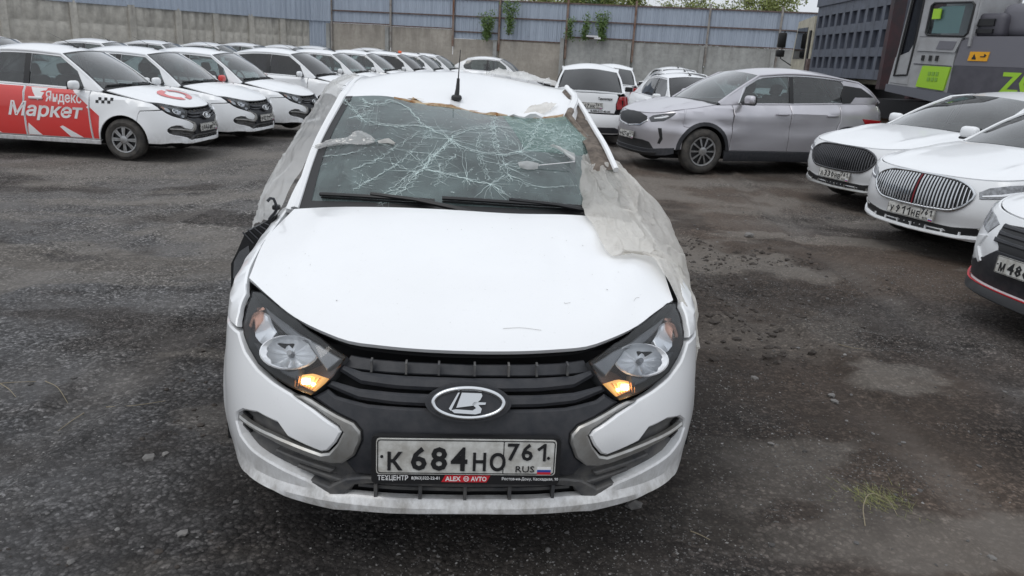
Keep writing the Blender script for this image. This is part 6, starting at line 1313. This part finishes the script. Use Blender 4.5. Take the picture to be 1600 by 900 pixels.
# bent window frame on the right, brown torn lining inside
po = cspline([(.533, 2.30, 1.430), (.570, 2.0, 1.355), (.593, 1.70, 1.271), (.612, 1.40, 1.192), (.63, 1.28, 1.13)], 16); pi_ = cspline([(.520, 2.30, 1.409), (.509, 2.0, 1.330), (.517, 1.70, 1.246), (.531, 1.40, 1.190), (.54, 1.28, 1.12)], 16)
LIN = simple('torn_lining', (.17, .14, .115), .95, col2=(.08, .065, .055), vscale=30, bmp=.6, bscale=120)
q = np.stack([pi_, pi_*.6+po*.4+np.array((0, -.012, .006)), po]); q += rc.normal(size=q.shape)*.003; MB().grid(q).build('torn_lining', LIN, hero_root)
MB().tube(po+np.array((.006, -.008, .004)), .013, 8).build('bent_window_frame', WHITE_H, hero_root)
# broken mirror hanging off the left door
MIR = [(-.775, .917), (-.789, .885), (-.844, .794), (-.859, .748), (-.948, .618), (-.967, .607), (-.961, .709), (-.933, .764), (-.898, .841), (-.825, .883)]
MG = [(-.885, .790), (-.882, .758), (-.905, .694), (-.941, .644), (-.954, .649), (-.947, .720), (-.922, .764)]
sx = lambda t0: (lambda V: np.c_[V[:, 0], t0+V[:, 2], V[:, 1]])
hm = MB().prism(MIR, .07, sx(1.10)).build('hanging_mirror', BLACK, hero_root, False)
MB().prism(MG, -.006, sx(1.099)).build('mirror_glass', simple('mirror_silver', (.55, .57, .6), .08, 1), hm, False)
hb = MB()
for j in range(5): hb.tube([(-.905+.022*j, 1.092, .845+.010*j), (-.865+.020*j, 1.090, .800+.018*j)], .004, 5)
hb.tube(cspline([(-.80, 1.10, .90), (-.76, 1.06, .96), (-.775, 1.05, 1.0), (-.79, 1.04, .985)], 10), .006, 6); hb.build('mirror_gaiter', DARKPL, hm)
MB().rbox((-.765, 1.08, .955), (.03, .03, .02), .006).build('broken_clip', BLACK, hm)
# marks on the bonnet
sc_ = simple('scratch_dark', (.22, .20, .18), .9); hs = HOOD.shape
def hoodp(a, b, d=.002):
    i = min(hs[0]-2, max(0, int(b*(hs[0]-1)))); j = min(hs[1]-2, max(0, int(a*(hs[1]-1)))); fb, fa = b*(hs[0]-1)-i, a*(hs[1]-1)-j
    return (HOOD[i, j]*(1-fa)+HOOD[i, j+1]*fa)*(1-fb)+(HOOD[i+1, j]*(1-fa)+HOOD[i+1, j+1]*fa)*fb+np.array((0, 0, d))
db = MB()
for k in range(34):
    a, b = rc.uniform(.04, .96), rc.uniform(.05, .95); P = hoodp(a, b); s = rc.uniform(.0006, .0018); db.add(np.array([P+np.array((s*math.cos(q)*rc.uniform(.6, 1.6), s*math.sin(q)*2, 0)) for q in np.linspace(0, 6.28, 5, endpoint=False)]), [tuple(range(5))])
for a, b, l in ((.58, .09, .07), (.86, .13, .02), (.70, .22, .012)):
    t0 = rc.uniform(-.3, .3); c = cspline([hoodp(a, b), hoodp(a+.5*l+.006*rc.normal(), b+.01*rc.normal()), hoodp(a+l*math.cos(t0), b+l*math.sin(t0))], 8); db.tube(c, .0004, 4)
tag(db.build('bonnet_specks', sc_, hero_root, False), kind='stuff')

# ------------------------------------------------------------------ plastic film hanging on the wreck
def film(name, label, left, right, nu, nv, bulge, seed, mat, amp=.012, fold=9, taper=0):
    a, b = cspline(left, nv), cspline(right, nv); u = np.linspace(0, 1, nu)[None, :, None]
    Q = a[:, None]*(1-u)+b[:, None]*u; n = gnormals(Q); n = np.where(n[..., 2:3] < 0, -n, n)
    U, V = np.meshgrid(np.linspace(0, 1, nu), np.linspace(0, 1, nv)); Q = Q+np.asarray(bulge)*(4*U*(1-U))[..., None]**.7*np.clip(V*8, .25, 1)[..., None]*(1-taper*V)[..., None]
    s = fbm(U*1.6+seed, V*3.2, 1.5, 3, seed); s2 = fbm(U*1.3+seed+7, V*2.4, 1.7, 3, seed+5)
    rg_ = lambda x, y, sc, k: np.clip(1-np.abs(fbm(x, y, sc, 2, seed+k))*3.2, 0, 1)**1.6          # sharp creases
    d = amp*(1.25*rg_(U*1.4+s*.9, V*1.5+s2*.9, 1.5, 3)+.65*rg_(U*3.6+V*.8+s, V*1.8-U*.6, 1.3, 9)+.20*rg_(U*8+s2*2, V*6+s*2, 1.4, 13)+1.2*s)
    d = d*np.clip(np.minimum(U, 1-U)*10, .25, 1)*(1-.6*taper*V)
    e_ = .018*fbm(U*0+seed, V*9, 1.6, 3, seed+2)*(np.abs(U-.5)*2)**6; Q = Q+(b-a)[:, None]*(e_*np.sign(U-.5))[..., None]*3
    o = MB().grid(Q+n*d[..., None]).build(name, mat, None, True, 180); place(o); tag(o, label, 'plastic sheet'); return o
film('plastic_sheet', 'crumpled milky plastic sheet draped over the right wing and bonnet edge',
  [(.475, 1.41, 1.150), (.472, 1.28, 1.082), (.474, 1.13, 1.015), (.470, .99, .990), (.476, .905, .978), (.486, .72, .945), (.505, .60, .918), (.575, .645, .925), (.655, .66, .912), (.690, .57, .872), (.715, .46, .815), (.745, .42, .745)],
  [(.642, 1.50, 1.170), (.712, 1.45, 1.104), (.776, 1.38, 1.05), (.845, 1.30, .985), (.874, 1.22, .930), (.884, 1.12, .886), (.893, 1.0, .832), (.890, .90, .786), (.872, .80, .736), (.862, .68, .670), (.850, .60, .60), (.845, .56, .54)], 100, 190, (.02, -.045, .055), 3, FILM, .017, taper=.7)
film('plastic_sheet', 'translucent plastic sheet hanging along the left pillar and doors',
  [(-.640, 2.5, 1.43), (-.739, 2.4, 1.372), (-.800, 2.2, 1.263), (-.845, 1.9, 1.142), (-.895, 1.75, 1.027), (-.922, 1.60, .952), (-.925, 1.42, .850), (-.926, 1.32, .800)],
  [(-.587, 2.3, 1.437), (-.622, 2.15, 1.408), (-.634, 1.85, 1.335), (-.684, 1.60, 1.190), (-.722, 1.42, 1.066), (-.755, 1.28, .988), (-.778, 1.18, .915), (-.795, 1.12, .890)], 44, 120, (-.02, -.03, .012), 11, FILM2, .010)
film('plastic_scrap', 'grey plastic scrap stuck across the left of the broken windscreen', [WSP(np.array(a), np.array(b), .012) for a, b in ((.0, .475), (.063, .525), (.113, .535), (.135, .585), (.187, .545), (.212, .50))], [WSP(np.array(a), np.array(b), .006) for a, b in ((.004, .45), (.07, .472), (.13, .478), (.150, .474), (.173, .468), (.208, .485))], 14, 44, (0, -.002, .004), 21, FILM2, .006)
film('plastic_scrap', 'small pale plastic scrap caught on the right of the broken windscreen', [WSP(np.array(a), np.array(b), .012) for a, b in ((.660, .385), (.69, .40), (.728, .388))], [WSP(np.array(a), np.array(b), .006) for a, b in ((.664, .352), (.69, .34), (.722, .352))], 8, 14, (0, -.004, .008), 23, FILM2, .004)
film('plastic_scrap', 'pointed clear plastic flap beside the draped sheet', [WSP(np.array(a), np.array(b), .010) for a, b in ((.793, .570), (.83, .54), (.868, .51))], [WSP(np.array(a), np.array(b), .02) for a, b in ((.796, .562), (.825, .49), (.852, .415))], 10, 16, (0, -.01, .012), 25, FILM2, .004)
film('plastic_scrap', 'thin splinter of plastic near the middle left of the windscreen', [WSP(np.array(a), np.array(b), .01) for a, b in ((.217, .495), (.25, .522), (.278, .487))], [WSP(np.array(a), np.array(b), .006) for a, b in ((.222, .482), (.25, .487), (.275, .478))], 6, 12, (0, -.003, .004), 27, FILM, .003)
o = MB().tube(cspline([WSP(np.array(.724), np.array(.372), .012), WSP(np.array(.78), np.array(.385), .02), WSP(np.array(.845), np.array(.402), .03)], 10), .0022, 5).build('cord', WHITEP, None); place(o); tag(o, 'thin white cord stretched across the right of the windscreen', 'cord')
rr_ = lambda a, b, d: ROOF[int(b*(ROOF.shape[0]-1)), int(a*(ROOF.shape[1]-1))]+np.array((0, 0, d))
film('plastic_scrap', 'crumpled plastic rag lying on the far right of the wrecked roof', [rr_(.62, .90, .02), rr_(.75, .84, .03), rr_(.90, .78, .025)], [rr_(.64, .70, .012), rr_(.78, .60, .015), rr_(.95, .55, .012)], 18, 30, (0, 0, .02), 31, FILM2, .012)
film('plastic_scrap', 'torn grey plastic scrap near the crushed right roof corner', [rr_(.80, .22, .012), rr_(.86, .24, .02), rr_(.93, .20, .012)], [rr_(.79, .13, .008), rr_(.86, .12, .012), rr_(.92, .14, .010)], 10, 16, (0, 0, .008), 33, FILM, .006)

# ------------------------------------------------------------------ litter on the ground
STRAW = simple('dry_stalk', (.26, .22, .15), .9); ROCK = simple('pale_stone', (.20, .19, .18), .9, col2=(.12, .115, .11), vscale=18)
def twig(label, pts, r=.004):
    P = np.array([(x, y, float(gh(x, y))+r*1.2+dz) for x, y, dz in pts]); o = MB().tube(cspline(P, 14), np.linspace(r, r*.5, 14), 5).build('twig', STRAW, None); tag(o, label, 'twig', 'dry stalks on the ground')
def rock(label, x, y, s, seed, flat=.55):
    r = np.random.default_rng(seed); V = ICO_V*(1+r.uniform(-.22, .22, (12, 1)))*np.array((s*r.uniform(.9, 1.4), s*r.uniform(.7, 1.1), s*flat)); a = r.uniform(0, 6.28); c, sn = math.cos(a), math.sin(a)
    V = np.c_[V[:, 0]*c-V[:, 1]*sn, V[:, 0]*sn+V[:, 1]*c, V[:, 2]]+np.array((x, y, float(gh(x, y))+s*flat*.45)); o = mk('stone', V, ICO_F, ROCK, None, False); tag(o, label, 'stone', 'larger stones in the yard')
for lab, pts in (('forked dry stalk at the left edge of the yard', [(-2.385, 3.268, 0), (-2.316, 3.219, .004), (-2.233, 3.145, 0)]), ('straight dry stalk at the left edge of the yard', [(-2.45, 3.25, 0), (-2.31, 3.293, .004), (-2.248, 3.316, 0)]),
                 ('bent dry stalk pointing at the wreck, left of the long straight one', [(-2.206, 3.322, 0), (-2.088, 3.226, .006), (-1.983, 3.121, 0)]), ('dry stalk lying below the others on the left', [(-1.867, 3.043, 0), (-1.873, 2.954, .004), (-1.888, 2.858, 0)]),
                 ('long straight dry stalk nearest the wreck on the left', [(-1.80, 3.104, 0), (-1.677, 3.119, .006), (-1.57, 3.19, 0)]), ('dry stalk curled into a hook on the right of the yard', [(1.344, 2.447, 0), (1.38, 2.554, .02), (1.445, 2.626, .03), (1.495, 2.609, .02), (1.501, 2.531, 0)]),
                 ('short dry stalk near the front right wheel of the wreck', [(.685, 2.364, 0), (.712, 2.332, .004), (.741, 2.308, 0)]), ('dry stalk among the clods right of the wreck', [(2.0, 4.36, 0), (2.05, 4.29, .006), (2.15, 4.31, 0)])):
    twig(lab, pts, .0022)
for k, (lab, x, y, s) in enumerate((('pale flat stone left of the wreck bumper', -1.398, 2.663, .022), ('small stone touching the pale flat one on the left', -1.35, 2.70, .014), ('pale stone in the middle of the right hand yard', 1.689, 3.655, .024), ('flat pale stone just below another on the right', 1.674, 3.575, .026),
    ('white chip of stone right of the wreck bumper', 1.188, 3.063, .016), ('brown stone beside the right front wheel', 1.333, 3.806, .02), ('pale pebble in the bottom left corner', -1.343, 2.026, .015), ('stone below the left bumper corner', -1.062, 2.193, .018), ('stone near the bottom right corner', 1.719, 2.291, .014),
    ('stone under the right end of the bumper lip', .498, 2.505, .026), ('dark stone in front of the bumper, right of centre', .168, 2.203, .014), ('lone stone beyond the wreck on the right', 2.302, 7.359, .05))): rock(lab, x, y, s, 60+k)
rg = np.random.default_rng(3); tu = MB()
for k in range(420):
    x, y = 1.476+rg.normal()*.065, 2.64+rg.normal()*.045; a = rg.uniform(0, 6.28); l = rg.uniform(.015, .06); z = float(gh(x, y)); tu.add(np.array([(x, y, z), (x+.0025, y+.001, z), (x+l*math.cos(a), y+l*math.sin(a), z+l*rg.uniform(.1, .5))]), [(0, 1, 2)])
tag(tu.build('grass_tuft', GRASSM, None, False), 'yellowed tuft of dry grass by the hooked stalk', 'grass')
